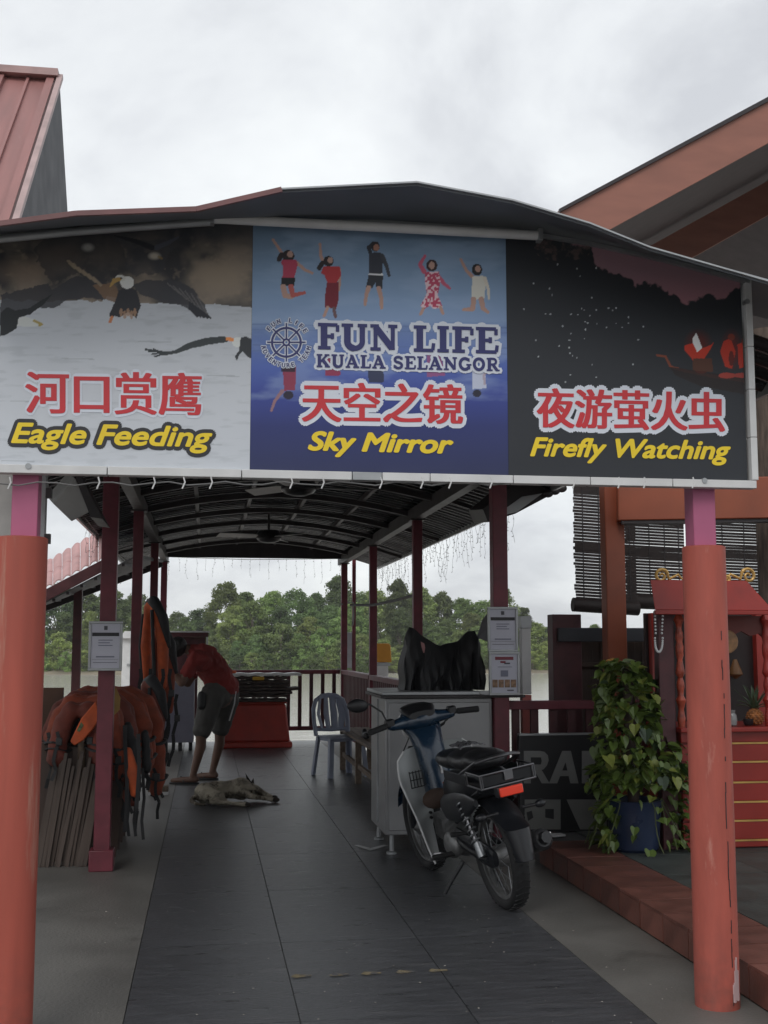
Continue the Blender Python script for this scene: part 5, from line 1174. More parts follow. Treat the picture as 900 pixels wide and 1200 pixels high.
# dark arch valance
va = MB(); aw_ = [(SX0 + .08, zr - .03), (SX0 + SW - .06, zr - .03), (SX0 + SW - .06, zr - .10)]
aw_ += [(SX0 + SW - .06 - (SW - .14) * k / 12, zr - .28 + .14 * math.sin(PI * k / 12) * 1.0 + .02 * math.cos(k * 3)) for k in range(13)]
va.prism([(x, SY + .03, z) for x, z in aw_], (0, .02, 0)); va.build('valance', M('deep red valance', (.13, .02, .014, 1), .6), sh)
MB().lathe(W(862, 790, SY + .5), [(.01, -.03), (.05, 0), (.012, .10)], 10).build('altar_figure', M('dark gilt', (.16, .07, .02, 1), .5), sh)
# bead necklace
m_ = MB(); 
for k in range(30):
    a = PI * k / 29; q_ = W(772 - 4.6 * math.cos(a), 742 + 0 + 22 * (math.sin(a) ** .6) if 0 < k < 29 else 722, SY - .16); m_.sph(q_, .0075, 6, 4)
for s_ in (-1, 1):
    for k in range(6): m_.sph(W(772 + 4.6 * s_ - s_ * .2 * k, 722 + 4 * k, SY - .16), .0075, 6, 4)
tag(m_.build('bead_garland', m_white), 'pale bead garland hanging from the left corner of the shrine canopy', 'garland')
# altar things
c = W(885, 850, SY + .12); c.z = zt + .002
pn = thing('pineapple', 'ripe pineapple with its leafy crown on the shrine table', 'pineapple', c)
b_ = MB(); nu, nv = 14, 9
prof_ = [(.012, 0)] + [(.052 * math.sin(PI * (.12 + .80 * k / 10)) ** .6, .10 * k / 10 + .004) for k in range(11)] + [(.012, .108)]
b_.lathe(c, prof_, 14).build('fruit', M('pineapple skin', (.30, .11, .03, 1), .7, var=.5, scale=55, bump=.8, bscale=50), pn)
sk = MB()
for i in range(7):
    for j in range(10):
        a = 2 * PI * (j + .5 * (i % 2)) / 10; z = .014 + .013 * i; r_ = .052 * math.sin(PI * (.12 + .80 * z / .10 * 1.0)) ** .6 if z < .1 else .03
        p = c + Vector((r_ * math.cos(a), r_ * math.sin(a), z)); sk.sph(p, (.009, .009, .007), 6, 4)
sk.build('eyes', MC['pineapple skin'], pn, kind='stuff')
q = random.Random(6); m_pl = M('grey green blade leaf', (.07, .11, .06, 1), .5, var=.3)
for k in range(22):
    a = k * 2.4; tl_ = .3 + 1.0 * (k / 22); ln = .13 + .08 * (1 - abs(k - 11) / 11); el = R(88 - 62 * (1 - k / 22)); d = Vector((math.cos(a) * math.cos(el), math.sin(a) * math.cos(el), math.sin(el))); s_ = Vector((-math.sin(a), math.cos(a), 0)); b0 = c + Vector((0, 0, .104))
    m_ = MB(); pts = [b0 + d * ln * f - Vector((0, 0, .05 * f * f * math.cos(el))) for f in (0, .35, .7, 1)]; wv = (.012, .011, .007, .001)
    m_.sheet([[pts[i] - s_ * wv[i], pts[i] + Vector((0, 0, -.004)), pts[i] + s_ * wv[i]] for i in range(4)], (0, 0, .0015)); m_.build('leaf', m_pl, pn)
c = W(858, 849, SY + .08); c.z = zt + .002
tag(MB().lathe(c, [(.022, 0), (.03, .005), (.034, .04), (.028, .07), (.02, .08), (.024, .1), (.018, .101)], 16).build('glass_jar', M('smoky glass', (.22, .22, .22, 1), .1, spec=.8)), 'small glass jar on the shrine table left of the pineapple', 'jar')
tag(MB().lathe(c + Vector((.12, .02, 0)), [(.02, 0), (.03, .01), (.035, .04), (.03, .042)], 16).build('offering_cup', m_black), 'dark cup on the shrine table between the jar and the pineapple', 'cup')
# ================================================================ tree trunk at the right edge
tc_ = W(911, 700, 8.1)
t = thing('bark_tree', 'rough barked tree rising at the right picture edge beside the blinds', 'tree', (tc_.x, 8.1, KZ)); q = random.Random(3)
rows = []; nr, ns = 60, 28
for i in range(nr):
    z = KZ + 3.6 * i / (nr - 1); cx_ = tc_.x + .03 * math.sin(z * .9); r0_ = .175 - .008 * z
    rows.append([Vector((cx_ + (r0_ + .012 * mnoise.noise(Vector((math.cos(2 * PI * j / ns) * 5, math.sin(2 * PI * j / ns) * 5, z * 1.6)))) * math.cos(2 * PI * j / ns), 8.1 + (r0_ + .012 * mnoise.noise(Vector((math.cos(2 * PI * j / ns) * 5 + 9, math.sin(2 * PI * j / ns) * 5, z * 1.6)))) * math.sin(2 * PI * j / ns), z)) for j in range(ns + 1)])
m_bark = M('grey brown bark', (.10, .075, .06, 1), .9, var=.5, scale=14, bump=1.0, bscale=26, stretch=(2, 2, .35))
MB().sheet(rows).build('trunk', m_bark, t)
a = rows[-1][0]; MB().tube([(tc_.x, 8.1, 3.55), (tc_.x + .3, 8.05, 3.8), (tc_.x + .9, 8, 3.95)], [.11, .08, .03]).build('limb', m_bark, t)
tag(MB().lathe(W(879, 603, 7.88), [(.004, -.006), (.038, -.004), (.038, .004), (.004, .006)], 20, Matrix.Rotation(PI / 2, 3, 'X') @ Matrix.Rotation(.5, 3, 'Y')).build('round_tag', M('pinkish disc', (.35, .22, .22, 1), .6)), 'small pale round disc fixed to the tree trunk', 'disc')
# ================================================================ climbing pothos in a blue pot
pc = Vector((2.655, 7.2, KZ))
pl = thing('climbing_plant', 'leafy heart leaved climber on a pole in a blue pot before the letter board', 'plant', pc)
MB().lathe(pc, [(.13, 0), (.15, .02), (.165, .22), (.175, .30), (.18, .31), (.165, .312), (.15, .26), (.1, .25)], 28).build('pot', M('dark blue glazed pot', (.018, .03, .07, 1), .3, var=.2), pl)
MB().lathe(pc + Vector((0, 0, .24)), [(.15, 0), (.15, .012), (.05, .02)], 16).build('soil', m_darkwood, pl)
MB().cyl(pc + Vector((0, 0, .25)), pc + Vector((-.02, 0, 1.12)), .035).build('moss_pole', m_darkwood, pl)
def heart(s, fold, curlv):
    o = [(0, -.02), (.28, -.16), (.48, .05), (.50, .32), (.34, .62), (.12, .88), (0, 1.05)]; L_ = [(x * s, y * s, abs(x) * fold * s - curlv * s * y * y) for x, y in o]; R_ = [(-x, y, z) for x, y, z in L_]
    m_ = MB(); m_.add(L_, [tuple(range(7))]); m_.add(R_, [tuple(reversed(range(7)))]); return m_
m_lf = [M('glossy green leaf', (.10, .15, .03, 1), .35, var=.35, scale=9), M('yellow green leaf', (.22, .25, .05, 1), .4, var=.3, scale=9), M('deep green leaf', (.025, .055, .016, 1), .35, var=.3, scale=9)]
lm = []
for mi, mt_ in enumerate(m_lf):
    for fo, cu_ in ((.5, .15), (.2, .35)):
        me = heart(.085, fo, cu_).mesh('leaf'); me.materials.append(mt_); lm.append((mi, me))
q = random.Random(31)
def pl_surf():
    r_ = q.random()
    if r_ < .55:
        z = q.uniform(.40, 1.16); rad = float(np.interp(z, [.3, .55, .8, 1.0, 1.16], [.30, .29, .20, .17, .11])) * q.uniform(.55, 1.22); a = q.uniform(0, 2 * PI)
        return Vector((rad * math.cos(a) + float(np.interp(z, [.3, .8, 1.2], [.09, -.02, -.06])), rad * math.sin(a) * .8, z)), a
    if r_ < .8:
        a = q.uniform(0, 2 * PI); rad = q.uniform(.16, .36); return Vector((.05 + rad * math.cos(a), rad * math.sin(a) * .8, .50 - .5 * max(0, rad - .2) + q.uniform(-.06, .08))), a
    a = q.choice((q.uniform(-.6, .6), PI + q.uniform(-.6, .6), q.uniform(PI, 2 * PI), q.uniform(0, 2 * PI))); z = q.uniform(.02, .45); rad = .21 + .12 * q.random()
    if z < .32 and math.sin(a) < -.5 and q.random() < .75: a = q.choice((q.uniform(-.5, .5), PI + q.uniform(-.5, .5)))
    return Vector((.04 + rad * math.cos(a), rad * math.sin(a), z)), a
def leafm(p, a, s):
    el = q.uniform(-1.2, .45); m_ = Matrix.Translation(p) @ Matrix.Rotation(a - PI / 2 + q.uniform(-1.1, 1.1), 4, 'Z') @ Matrix.Rotation(el, 4, 'X') @ Matrix.Rotation(q.uniform(-.4, .4), 4, 'Y') @ Matrix.Scale(s, 4); return m_
for k in range(298):
    p, a = pl_surf(); s = q.uniform(.42, 1.0)
    if p.z < .4: s *= .75
    mi = 1 if q.random() < .40 else (0 if q.random() < .6 else 2); me = q.choice([m for i_, m in lm if i_ == mi])
    inst('leaf', me, pl, leafm(p, a, s))
mb = MB()
for k in range(1000):
    p, a = pl_surf(); p.x *= .85; p.y *= .85; s = q.uniform(.45, .9); m_ = leafm(p, a, s); h_ = heart(.085, .3, .2); mb.add([m_ @ v + pc for v in h_.v], h_.f)
mb.build('small_leaves', m_lf[0], pl, kind='stuff')
vn_ = MB()
for k in range(16):
    a = q.uniform(0, 2 * PI); x, yy = .17 * math.cos(a), .17 * math.sin(a); pts = [pc + Vector((x, yy, .32))]
    for j in range(6): pts.append(pts[-1] + Vector((x * .12 + q.uniform(-.015, .015), yy * .12, -.05)))
    vn_.tube(pts, .0035, 5)
vn_.build('vines', M('vine stem', (.08, .10, .03, 1), .6), pl)
fl = MB(); c = W(717, 778, 7.3)
for k in range(5):
    a = 2 * PI * k / 5; fl.sph(c + Vector((.022 * math.cos(a), 0, .02 * math.sin(a))), (.026, .012, .02), 8, 6)
fl.build('yellow_leaf', M('dull orange yellow leaf', (.36, .17, .03, 1), .6), pl)
# ================================================================ motorbike (local frame: +Y forward, origin under the rear wheel)
bk = thing('motorbike', 'parked blue underbone motorbike with pale leg shields, chrome rear rack and red tail lamp', 'motorbike', (1.635, 6.36, 0), local=True, rot=(0, R(-10.5), R(9.5)))
m_blue = M('dark blue fairing paint', (.010, .03, .06, 1), .25, var=.15, coat=.5)
m_shield = M('pale grey leg shield', (.48, .50, .50, 1), .45, var=.08)
m_bdark = M('dark grey bodywork', (.009, .010, .013, 1), .35, var=.2)
m_alu = M('dull alloy', (.22, .22, .22, 1), .45, metal=.7, var=.25, scale=20)
m_spring = M('shock spring steel', (.26, .27, .28, 1), .35, metal=.8)
def wheel(yc, nm):
    r_ = .28; ax = Matrix.Rotation(PI / 2, 3, 'Y')
    t_ = MB().lathe((0, yc, r_), [(.222, -.028), (.232, -.042), (.252, -.048), (.268, -.042), (.2785, -.025), (.282, 0), (.2785, .025), (.268, .042), (.252, .048), (.232, .042), (.222, .028)], 48, ax)
    t_.f = t_.f[:-2]
    w_ = t_.build('wheel', m_rubber, bk, loc=(0, yc, r_))
    tr2 = MB()
    for k in range(44):
        a = 2 * PI * k / 44
        for s_ in (-1, 1):
            tr2.bar(Vector((s_ * .003, yc + .2815 * math.cos(a), r_ + .2815 * math.sin(a))), Vector((s_ * .038, yc + .274 * math.cos(a + .07), r_ + .277 * math.sin(a + .07))), .008, .006, up=(0, math.cos(a), math.sin(a)))
    tr2.build('tread_blocks', m_rubber, w_)
    rim = MB().lathe((0, yc, r_), [(.205, -.028), (.222, -.03), (.226, -.024), (.212, -.012), (.212, .012), (.226, .024), (.222, .03), (.205, .028)], 40, ax); rim.f = rim.f[:-2]; rim.build('rim', m_alu, w_)
    MB().lathe((0, yc, r_), [(.02, -.075), (.03, -.06), (.055, -.045), (.06, -.03), (.06, .03), (.055, .045), (.03, .06), (.02, .075)], 20, ax).build('hub', m_alu, w_)
    sp = MB()
    for k in range(28):
        a = 2 * PI * k / 28; s_ = -1 if k % 2 else 1; b = a + (.5 if k % 4 < 2 else -.5)
        sp.tube([(s_ * .04, yc + .055 * math.cos(a), r_ + .055 * math.sin(a)), (s_ * .008, yc + .208 * math.cos(b), r_ + .208 * math.sin(b))], .0018, 4)
    sp.build('spokes', m_spring, w_); return w_
wheel(0, 'rear'); wheel(1.20, 'front')
def P(nm, mb, mat, bev=0, par=None): return mb.build(nm, mat, par or bk, bevel=bev)
def loft(secs, n=14, exp=2.6):           # secs: (y, z, half width, half height) superellipse sections along the bike
    mb = MB(); o = 0
    for (y, z, a, b) in secs:
        for j in range(n):
            t_ = 2 * PI * j / n; c_, s_ = math.cos(t_), math.sin(t_)
            mb.v.append(Vector((a * math.copysign(abs(c_) ** (2 / exp), c_), y, z + b * math.copysign(abs(s_) ** (2 / exp), s_))))
    for i in range(len(secs) - 1):
        for j in range(n): mb.f.append((i * n + j, i * n + (j + 1) % n, (i + 1) * n + (j + 1) % n, (i + 1) * n + j))
    mb.f.append(tuple(reversed(range(n)))); k = (len(secs) - 1) * n; mb.f.append(tuple(k + j for j in range(n))); return mb
# swing arm, shocks, chain case
for s in (-1, 1):
    P('swing_arm', MB().tube([(s * .075, -.02, .28), (s * .085, .2, .30), (s * .07, .46, .33)], [.016, .018, .02], 8), m_bdark)
    sh_ = P('shock_absorber', MB().tube([(s * .105, .0, .31), (s * .115, .07, .45), (s * .12, .15, .60)], [.014, .014, .012], 10), m_chrome)
    pts = []; a0, a1 = Vector((s * .108, .03, .37)), Vector((s * .12, .145, .59)); ax = (a1 - a0).normalized(); u1 = ax.cross(Vector((1, 0, 0))).normalized(); u2 = ax.cross(u1)
    for k in range(73): a = k * 2 * PI / 9; pts.append(a0.lerp(a1, k / 72) + (u1 * math.cos(a) + u2 * math.sin(a)) * .025)
    P('spring', MB().tube(pts, .0052, 6), m_spring, par=sh_); P('shroud', MB().cyl((s * .104, -.005, .30), (s * .108, .03, .37), .024, .022), m_spring, par=sh_)
P('chain_case', loft([(-.05, .29, .018, .05), (.1, .3, .02, .055), (.4, .34, .02, .05)]).__class__() .add([v + Vector((-.06, 0, 0)) for v in loft([(-.08, .29, .016, .04), (-.02, .29, .018, .06), (.1, .3, .018, .06), (.44, .33, .02, .055)]).v], loft([(-.08, .29, .016, .04), (-.02, .29, .018, .06), (.1, .3, .018, .06), (.44, .33, .02, .055)]).f), m_bdark)
# rear mudguard: curved sheet over and behind the wheel
rows = []
for k in range(17):
    a = R(62 + 112 * k / 16); rr = .325 + .03 * (k / 16); y, z = rr * math.cos(a) * 1.0, .28 + rr * math.sin(a); hw = .072 + .010 * math.sin(k / 16 * PI) - .022 * max(0, k - 9) / 7
    if k > 11: z = .28 + rr * math.sin(a); y = -rr * .97 - (k - 11) * .006
    rows.append([(x * hw, y + (.0), z - .03 * abs(x) ** 3 * (1 if k < 12 else 0) + 0) if k < 11 else (x * hw, y + .03 * abs(x) ** 3, z) for x in (-1, -.8, -.4, 0, .4, .8, 1)])
P('rear_mudguard', MB().sheet(rows, (0, .004, -.004)), m_bdark)
# tail body, side covers, seat
P('tail_cowl', loft([(-.27, .70, .06, .03), (-.18, .70, .09, .06), (.05, .68, .12, .10), (.25, .62, .12, .10), (.45, .60, .09, .11), (.56, .56, .06, .10)]), m_bdark)
for s in (-1, 1):
    mb = loft([(-.08, .60, .012, .02), (.05, .575, .018, .06), (.22, .54, .02, .085), (.40, .52, .016, .07), (.47, .52, .008, .03)]); mb.v = [v + Vector((s * .115, 0, 0)) for v in mb.v]; P('side_cover', mb, m_bdark)
sb_ = Blob(); sb_.sph((0, .12, .795), (.13, .28, .06), 20, 10); sb_.sph((0, .42, .77), (.10, .22, .055), 20, 10); sb_.sph((0, -.02, .81), (.125, .16, .055), 20, 10)
sb_.skin('seat', M('black seat vinyl', (.016, .016, .018, 1), .38, var=.3, bump=.1), bk, voxel=.014, smooth=4)
P('seat_wrap', MB().sheet([[(.02 + .10 * u + .0 * v, .20 + .18 * v, 0.862 - .012 * u * u * 2 + .006 * math.sin(u * 14 + v * 9)) for u in np.linspace(-.6, .9, 9)] for v in np.linspace(0, 1, 7)], (0, 0, .004)), M('crinkled clear wrap', (.16, .16, .17, 1), .2, var=.6, scale=30, bump=.8, bscale=30))
# chrome grab rail and rear rack
gr_ = MB(); pts = [(-.13, .06, .74), (-.135, -.08, .785), (-.125, -.20, .83), (-.07, -.245, .845), (0, -.255, .848), (.07, -.245, .845), (.125, -.20, .83), (.135, -.08, .785), (.13, .06, .74)]
gr_.tube(pts, .010, 8); P('grab_rail', gr_, m_chrome)
rk = MB()
for z in (.775, .705): rk.tube([(-.15, -.10, z), (-.155, -.30, z), (.155, -.30, z), (.15, -.10, z)], .0055, 6)
for x in (-.155, -.145, .145, .155): rk.tube([(x, -.30, .775), (x, -.30, .705)], .0045, 6)
for x in (-.15, .15): rk.tube([(x, -.10, .775), (x, -.10, .705)], .0045, 6)
P('rear_rack', rk, m_chrome); P('rack_panel', MB().b2((-.145, -.292, .712), (.145, -.286, .768)), m_bdark, .003)
P('bracket', MB().b2((-.02, -.306, .725), (.03, -.300, .775)), m_chrome, .003)
P('side_rail', MB().b2((-.16, -.09, .705), (-.154, .22, .76)), m_bdark, .003); P('side_rail', MB().b2((.154, -.09, .705), (.16, .22, .76)), m_bdark, .003)
tl = P('tail_lamp', MB().box((0, -.285, .672), (.15, .05, .058)), m_bdark, .008); P('red_lens', MB().box((0, -.315, .672), (.13, .02, .046)), M('red reflector lens', (.75, .06, .03, 1), .25, var=.05, emit=(.9, .06, .03, .12)), .006, tl)
for s in (-1, 1):
    i_ = P('indicator', MB().cyl((s * .07, -.25, .56), (s * .15, -.26, .56), .009), m_black); P('lens', MB().sph((s * .17, -.262, .56), (.032, .022, .022), 12, 8), m_bdark, 0, i_)
# engine, frame, exhaust, pegs, stands
eb = Blob(); eb.sph((0, .50, .30), (.10, .15, .10)); eb.cap((0, .58, .32), (0, .80, .36), .065, .055); eb.sph((-.09, .47, .29), (.045, .10, .08)); eb.sph((.09, .50, .29), (.045, .09, .08)); eb.skin('engine', m_alu, bk, voxel=.012, smooth=3)
fn = MB()
for k in range(7): fn.box((0, .66 + k * .022, .335 + k * .004), (.14, .006, .13))
P('cooling_fins', fn, m_alu)
P('frame_tube', MB().tube([(0, .28, .52), (0, .55, .44), (0, .80, .50), (0, .98, .78)], [.03, .035, .035, .035], 10), m_bdark)
for s in (-1, 1): P('frame_tube', MB().tube([(s * .09, -.10, .66), (s * .09, .20, .56), (s * .06, .42, .42)], .014, 8), m_bdark)
P('exhaust', MB().tube([(.05, .70, .27), (.10, .60, .17), (.13, .40, .19), (.15, .22, .24), (.155, .16, .26), (.16, -.02, .31), (.165, -.22, .365), (.165, -.235, .37)], [.016, .016, .018, .024, .05, .060, .058, .042], 14), m_black)
P('heat_shield', MB().tube([(.195, .10, .30), (.20, -.12, .36)], [.028, .028], 10, flat=.5), m_alu)
P('exhaust_outlet', MB().tube([(.166, -.23, .372), (.166, -.236, .374), (.168, -.27, .384)], [.045, .034, .03]), m_black)
for s in (-1, 1):
    P('foot_peg', MB().cyl((s * .08, .42, .25), (s * .24, .42, .255), .015), m_rubber); P('passenger_peg', MB().tube([(s * .09, .10, .40), (s * .14, .10, .42), (s * .22, .10, .43)], [.01, .01, .014], 8), m_rubber)
P('gear_lever', MB().tube([(-.10, .46, .22), (-.13, .58, .23), (-.17, .60, .23)], .008, 6), m_chrome)
P('side_stand', MB().tube([(-.07, .40, .20), (-.16, .43, .09), (-.24, .47, -.03)], [.013, .011, .01], 8), m_black)
P('stand_foot', MB().box((-.245, .475, -.032), (.05, .05, .01)), m_black)
# front fork, leg shields, headstock cowl
for s in (-1, 1): P('fork_leg', MB().tube([(s * .07, 1.20, .28), (s * .07, 1.10, .55), (s * .06, 1.02, .80)], [.02, .022, .018], 10), m_bdark)
rows = []
for k in range(13):
    a = R(20 + 130 * k / 12); rows.append([(x * .06, 1.2 + .315 * math.cos(a), .28 + .315 * math.sin(a) - .02 * abs(x) ** 2) for x in (-1, -.5, 0, .5, 1)])
P('front_mudguard', MB().sheet(rows, (0, 0, -.004)), m_blue)
def shield_x(v): return .24 - .02 * abs(v - .75) - .11 * max(0, .45 - v) / .45
for s in (-1, 1):
    rows = []
    for k in range(15):
        v = k / 14; z = .16 + .66 * v; wo = float(np.interp(v, [0, .12, .4, .75, .92, 1], [.15, .17, .20, .255, .245, .19])); wi = .045 + .02 * (v < .3); r_ = []
        for j in range(8):
            u = j / 7; x = wi + (wo - wi) * u; y = .78 + .10 * v - .11 * u ** 2 + .03 * (1 - v) - (.04 * (1 - v) * u); r_.append((s * x, y, z))
        rows.append(r_)
    P('leg_shield', MB().sheet(rows, (0, .007, 0)), m_shield)
    P('shield_trim', MB().tube([rows[k][-1] for k in range(15)], .006, 6), m_white)
    P('shield_tip', MB().sph((s * .115, .73, .165), (.05, .05, .022), 12, 8), m_black)
for z in (.40, .43): P('vent_hole', MB().cyl((-.085, .775, z), (-.085, .79, z), .009), m_black)
cc = loft([(.0, 0, .0, .0)])
mb = MB(); secs = [(.46, .77, .08, .07), (.55, .79, .085, .07), (.68, .81, .088, .07), (.80, .845, .09, .075), (.88, .88, .10, .08), (.925, .93, .12, .08)]
n = 16
for (z, y, a, b) in secs:
    for j in range(n):
        t_ = 2 * PI * j / n; mb.v.append(Vector((a * math.copysign(abs(math.cos(t_)) ** .75, math.cos(t_)), y + b * math.copysign(abs(math.sin(t_)) ** .75, math.sin(t_)), z)))
for i in range(len(secs) - 1):
    for j in range(n): mb.f.append((i * n + j, i * n + (j + 1) % n, (i + 1) * n + (j + 1) % n, (i + 1) * n + j))
mb.f += [tuple(range(n)), tuple((len(secs) - 1) * n + j for j in range(n))]
P('steering_cover', mb, m_blue)
for z in (.70, .66): P('white_mark', MB().cyl((.015, .732 + (z - .68) * .25, z), (.015, .735, z), .010), m_white)
ck = MB(); ck.tube([(.015, .738, .71), (.015, .732, .66)], .006, 6); P('white_mark', ck, m_white)
for r_ in range(3): P('mesh_pocket', MB().b2((-.19, .735, .60 + .045 * r_), (-.11, .745, .605 + .045 * r_)), m_black)
for c_ in range(5): P('mesh_pocket', MB().b2((-.19 + .02 * c_, .737, .60), (-.185 + .02 * c_, .743, .70)), m_black)
P('carry_hook', MB().tube([(0, .70, .60), (0, .66, .585), (0, .65, .60)], .007, 6), m_rust)
P('front_bag', MB().sph((-.06, .70, .52), (.09, .06, .06), 12, 8), M('brown cloth bag', (.06, .035, .025, 1), .8, bump=.6, bscale=12))
hc = Blob(); hc.sph((0, .955, .965), (.14, .095, .08), 18, 10); hc.cap((-.10, .93, .965), (-.20, .90, .965), .045, .03); hc.cap((.10, .93, .965), (.20, .90, .965), .045, .03); hc.cap((0, .98, .96), (0, 1.04, .90), .085, .06)
hc.skin('handlebar_cowl', m_blue, bk, voxel=.012, smooth=5)
P('instrument_pod', MB().add(*(lambda q: ([v for v in q.v], q.f))(loft([(.87, 1.00, .085, .022), (.93, 1.03, .11, .03), (1.0, 1.035, .10, .03), (1.04, 1.02, .06, .02)]))), m_black)
P('headlamp', MB().lathe((0, 1.09, .90), [(.02, -.02), (.065, 0), (.07, .02), (.05, .03)], 20, Matrix.Rotation(-PI / 2, 3, 'X')), m_white)
for s in (-1, 1):
    P('handlebar', MB().tube([(s * .14, .93, .975), (s * .24, .89, .97), (s * .30, .86, .965)], .011, 8), m_black)
    P('grip', MB().tube([(s * .235, .892, .972), (s * .24, .89, .972), (s * .355, .835, .965), (s * .36, .832, .965)], [.014, .019, .019, .015], 12), m_rubber)
    P('switch_pod', MB().box((s * .205, .902, .985), (.055, .055, .05)), m_black, .01)
    P('brake_lever', MB().tube([(s * .20, .94, .965), (s * .26, .955, .955), (s * .36, .91, .945), (s * .37, .905, .945)], [.007, .006, .006, .010], 8), m_black)
P('throttle_cable', MB().tube([(.21, .91, .96), (.20, .99, .92), (.10, 1.05, .86), (.04, 1.0, .74)], .004, 6), m_black)
P('speedometer_cable', MB().tube([(-.03, 1.02, .90), (-.10, 1.10, .75), (-.08, 1.18, .40)], .004, 6), m_black)
P('brake_cable', MB().tube([(.20, .95, .965), (.17, .98, .90), (.08, 1.0, .86), (.03, 1.0, .80)], .005, 6), m_black)
mr = P('mirror', MB().tube([(-.215, .91, .99), (-.235, .92, 1.06), (-.30, .93, 1.12), (-.34, .93, 1.13)], .006, 6), m_black)
P('mirror_head', MB().sph((-.375, .935, 1.125), (.068, .022, .042), 18, 10, Matrix.Rotation(R(10), 3, 'Y')), m_black, 0, mr)
# ================================================================ stooping man
m_skin = M('tanned skin', (.12, .062, .042, 1), .55, var=.1)
mn = thing('person', 'man stooping to the left in a dark red t-shirt and grey shorts sorting life jackets', 'person', (.0, 12.55, 0))
HL, HR = Vector((-.44, 12.36, 1.24)), Vector((-.43, 12.56, 1.16))
bd = Blob()
bd.chain([(.15, 12.60, .90), (.145, 12.60, 1.0), (.07, 12.60, 1.15), (-.03, 12.60, 1.27), (-.13, 12.60, 1.34)], [.15, .13, .145, .135, .075])
bd.chain([(-.13, 12.60, 1.34), (-.22, 12.60, 1.375)], [.06, .055])
hd = Vector((-.325, 12.58, 1.36)); ro = Matrix.Rotation(R(-125), 3, 'Y')
bd.sph(hd, (.078, .075, .108), 18, 12, Matrix.Rotation(R(35), 3, 'Y')); bd.sph(hd + Vector((-.045, 0, -.045)), (.055, .055, .06), 14, 8)
bd.sph(hd + Vector((-.095, 0, -.03)), (.018, .012, .022), 8, 6)
for s in (-1, 1): bd.sph(hd + Vector((.01, s * .078, -.01)), (.022, .010, .03), 8, 6)
for s, sh_, el, ha in ((-1, (-.11, 12.42, 1.27), (-.245, 12.34, 1.03), HL), (1, (-.03, 12.79, 1.29), (-.19, 12.80, 1.01), HR)):
    bd.chain([sh_, el], [.062, .046]); bd.chain([el, ha], [.045, .028])
    d = (ha - Vector(el)).normalized(); sd_ = d.cross(Vector((0, 1, 0))).normalized(); palm = ha + d * .055
    bd.chain([ha, palm], [.030, .038])
    for k, ln in enumerate((.062, .072, .066, .05)):
        b0 = palm + Vector((0, (-.030 + .02 * k), 0)) + d * .015; b1 = b0 + d * ln * .55; b2 = b1 + (d * .5 - sd_ * s * .0 + Vector((-.2, 0, -.7))).normalized() * ln * .5
        bd.chain([b0, b1, b2], [.0105, .0095, .008])
    b0 = ha + d * .02 + Vector((0, .028 * -s, .01)); bd.chain([b0, b0 + d * .03 + Vector((0, -.02 * s, .02)), b0 + d * .055 + Vector((0, -.018 * s, .012))], [.012, .011, .009])
FT = []
for hip, kn, an, toe in (((.06, 12.46, .88), (-.04, 12.40, .50), (-.115, 12.42, .09), (-.32, 12.47, .032)), ((.22, 12.74, .88), (.155, 12.74, .50), (.085, 12.78, .09), (-.11, 12.86, .032))):
    bd.chain([hip, kn], [.10, .06]); k2 = Vector(kn).lerp(Vector(an), .3) + Vector((.02, 0, 0)); bd.chain([kn, k2, an], [.058, .056, .036])
    he = Vector(an) + Vector((.03, 0, -.045)); bd.chain([an, he], [.036, .034]); bd.chain([he, Vector(toe) * .5 + he * .5, toe], [.035, .034, .024])
    bd.chain([Vector(toe) * .5 + he * .5, Vector(toe) + Vector((0, .03, 0))], [.03, .018]); FT.append((he, Vector(toe)))
bd.skin('body', m_skin, mn, voxel=.009, smooth=2)
shb = Blob(); shb.chain([(.16, 12.60, .99), (.13, 12.60, 1.06), (.07, 12.60, 1.16), (-.03, 12.60, 1.275), (-.12, 12.60, 1.335)], [.165, .165, .165, .155, .09])
shb.cap((-.06, 12.45, 1.245), (.0, 12.75, 1.27), .115, .115); shb.cap((.15, 12.62, 1.0), (.20, 12.64, .975), .155, .15)
for sh_, el in (((-.11, 12.42, 1.27), (-.245, 12.34, 1.03)), ((-.03, 12.79, 1.29), (-.19, 12.80, 1.01))):
    a, b = Vector(sh_), Vector(el); shb.cap(a, a.lerp(b, .62), .078, .072)
shb.skin('tshirt', M('dark red cotton', (.19, .02, .017, 1), .85, var=.2, bump=.3, bscale=18), mn, voxel=.012, smooth=3, disp=(.045, .07))
so_ = Blob(); so_.cap((.10, 12.54, .90), (.19, 12.66, .90), .155, .155)
so_.chain([(.06, 12.46, .86), (-.025, 12.42, .55)], [.13, .105]); so_.chain([(.23, 12.73, .86), (.165, 12.74, .55)], [.13, .105])
so_.skin('shorts', M('grey olive shorts', (.055, .052, .048, 1), .85, var=.25, bump=.3, bscale=18), mn, voxel=.012, smooth=3, disp=(.02, .07))
MB().tube([(.31, 12.56, .93), (.30, 12.60, .80), (.25, 12.63, .62)], .008, 6, flat=.4).build('side_stripe', m_white, mn)
ha_ = Blob(); ha_.sph(hd + Vector((.018, 0, .03)), (.102, .098, .115), 18, 12, Matrix.Rotation(R(35), 3, 'Y')); ha_.skin('hair', M('black hair', (.012, .011, .010, 1), .6, var=.4, bump=1, bscale=90), mn, voxel=.01, smooth=2)
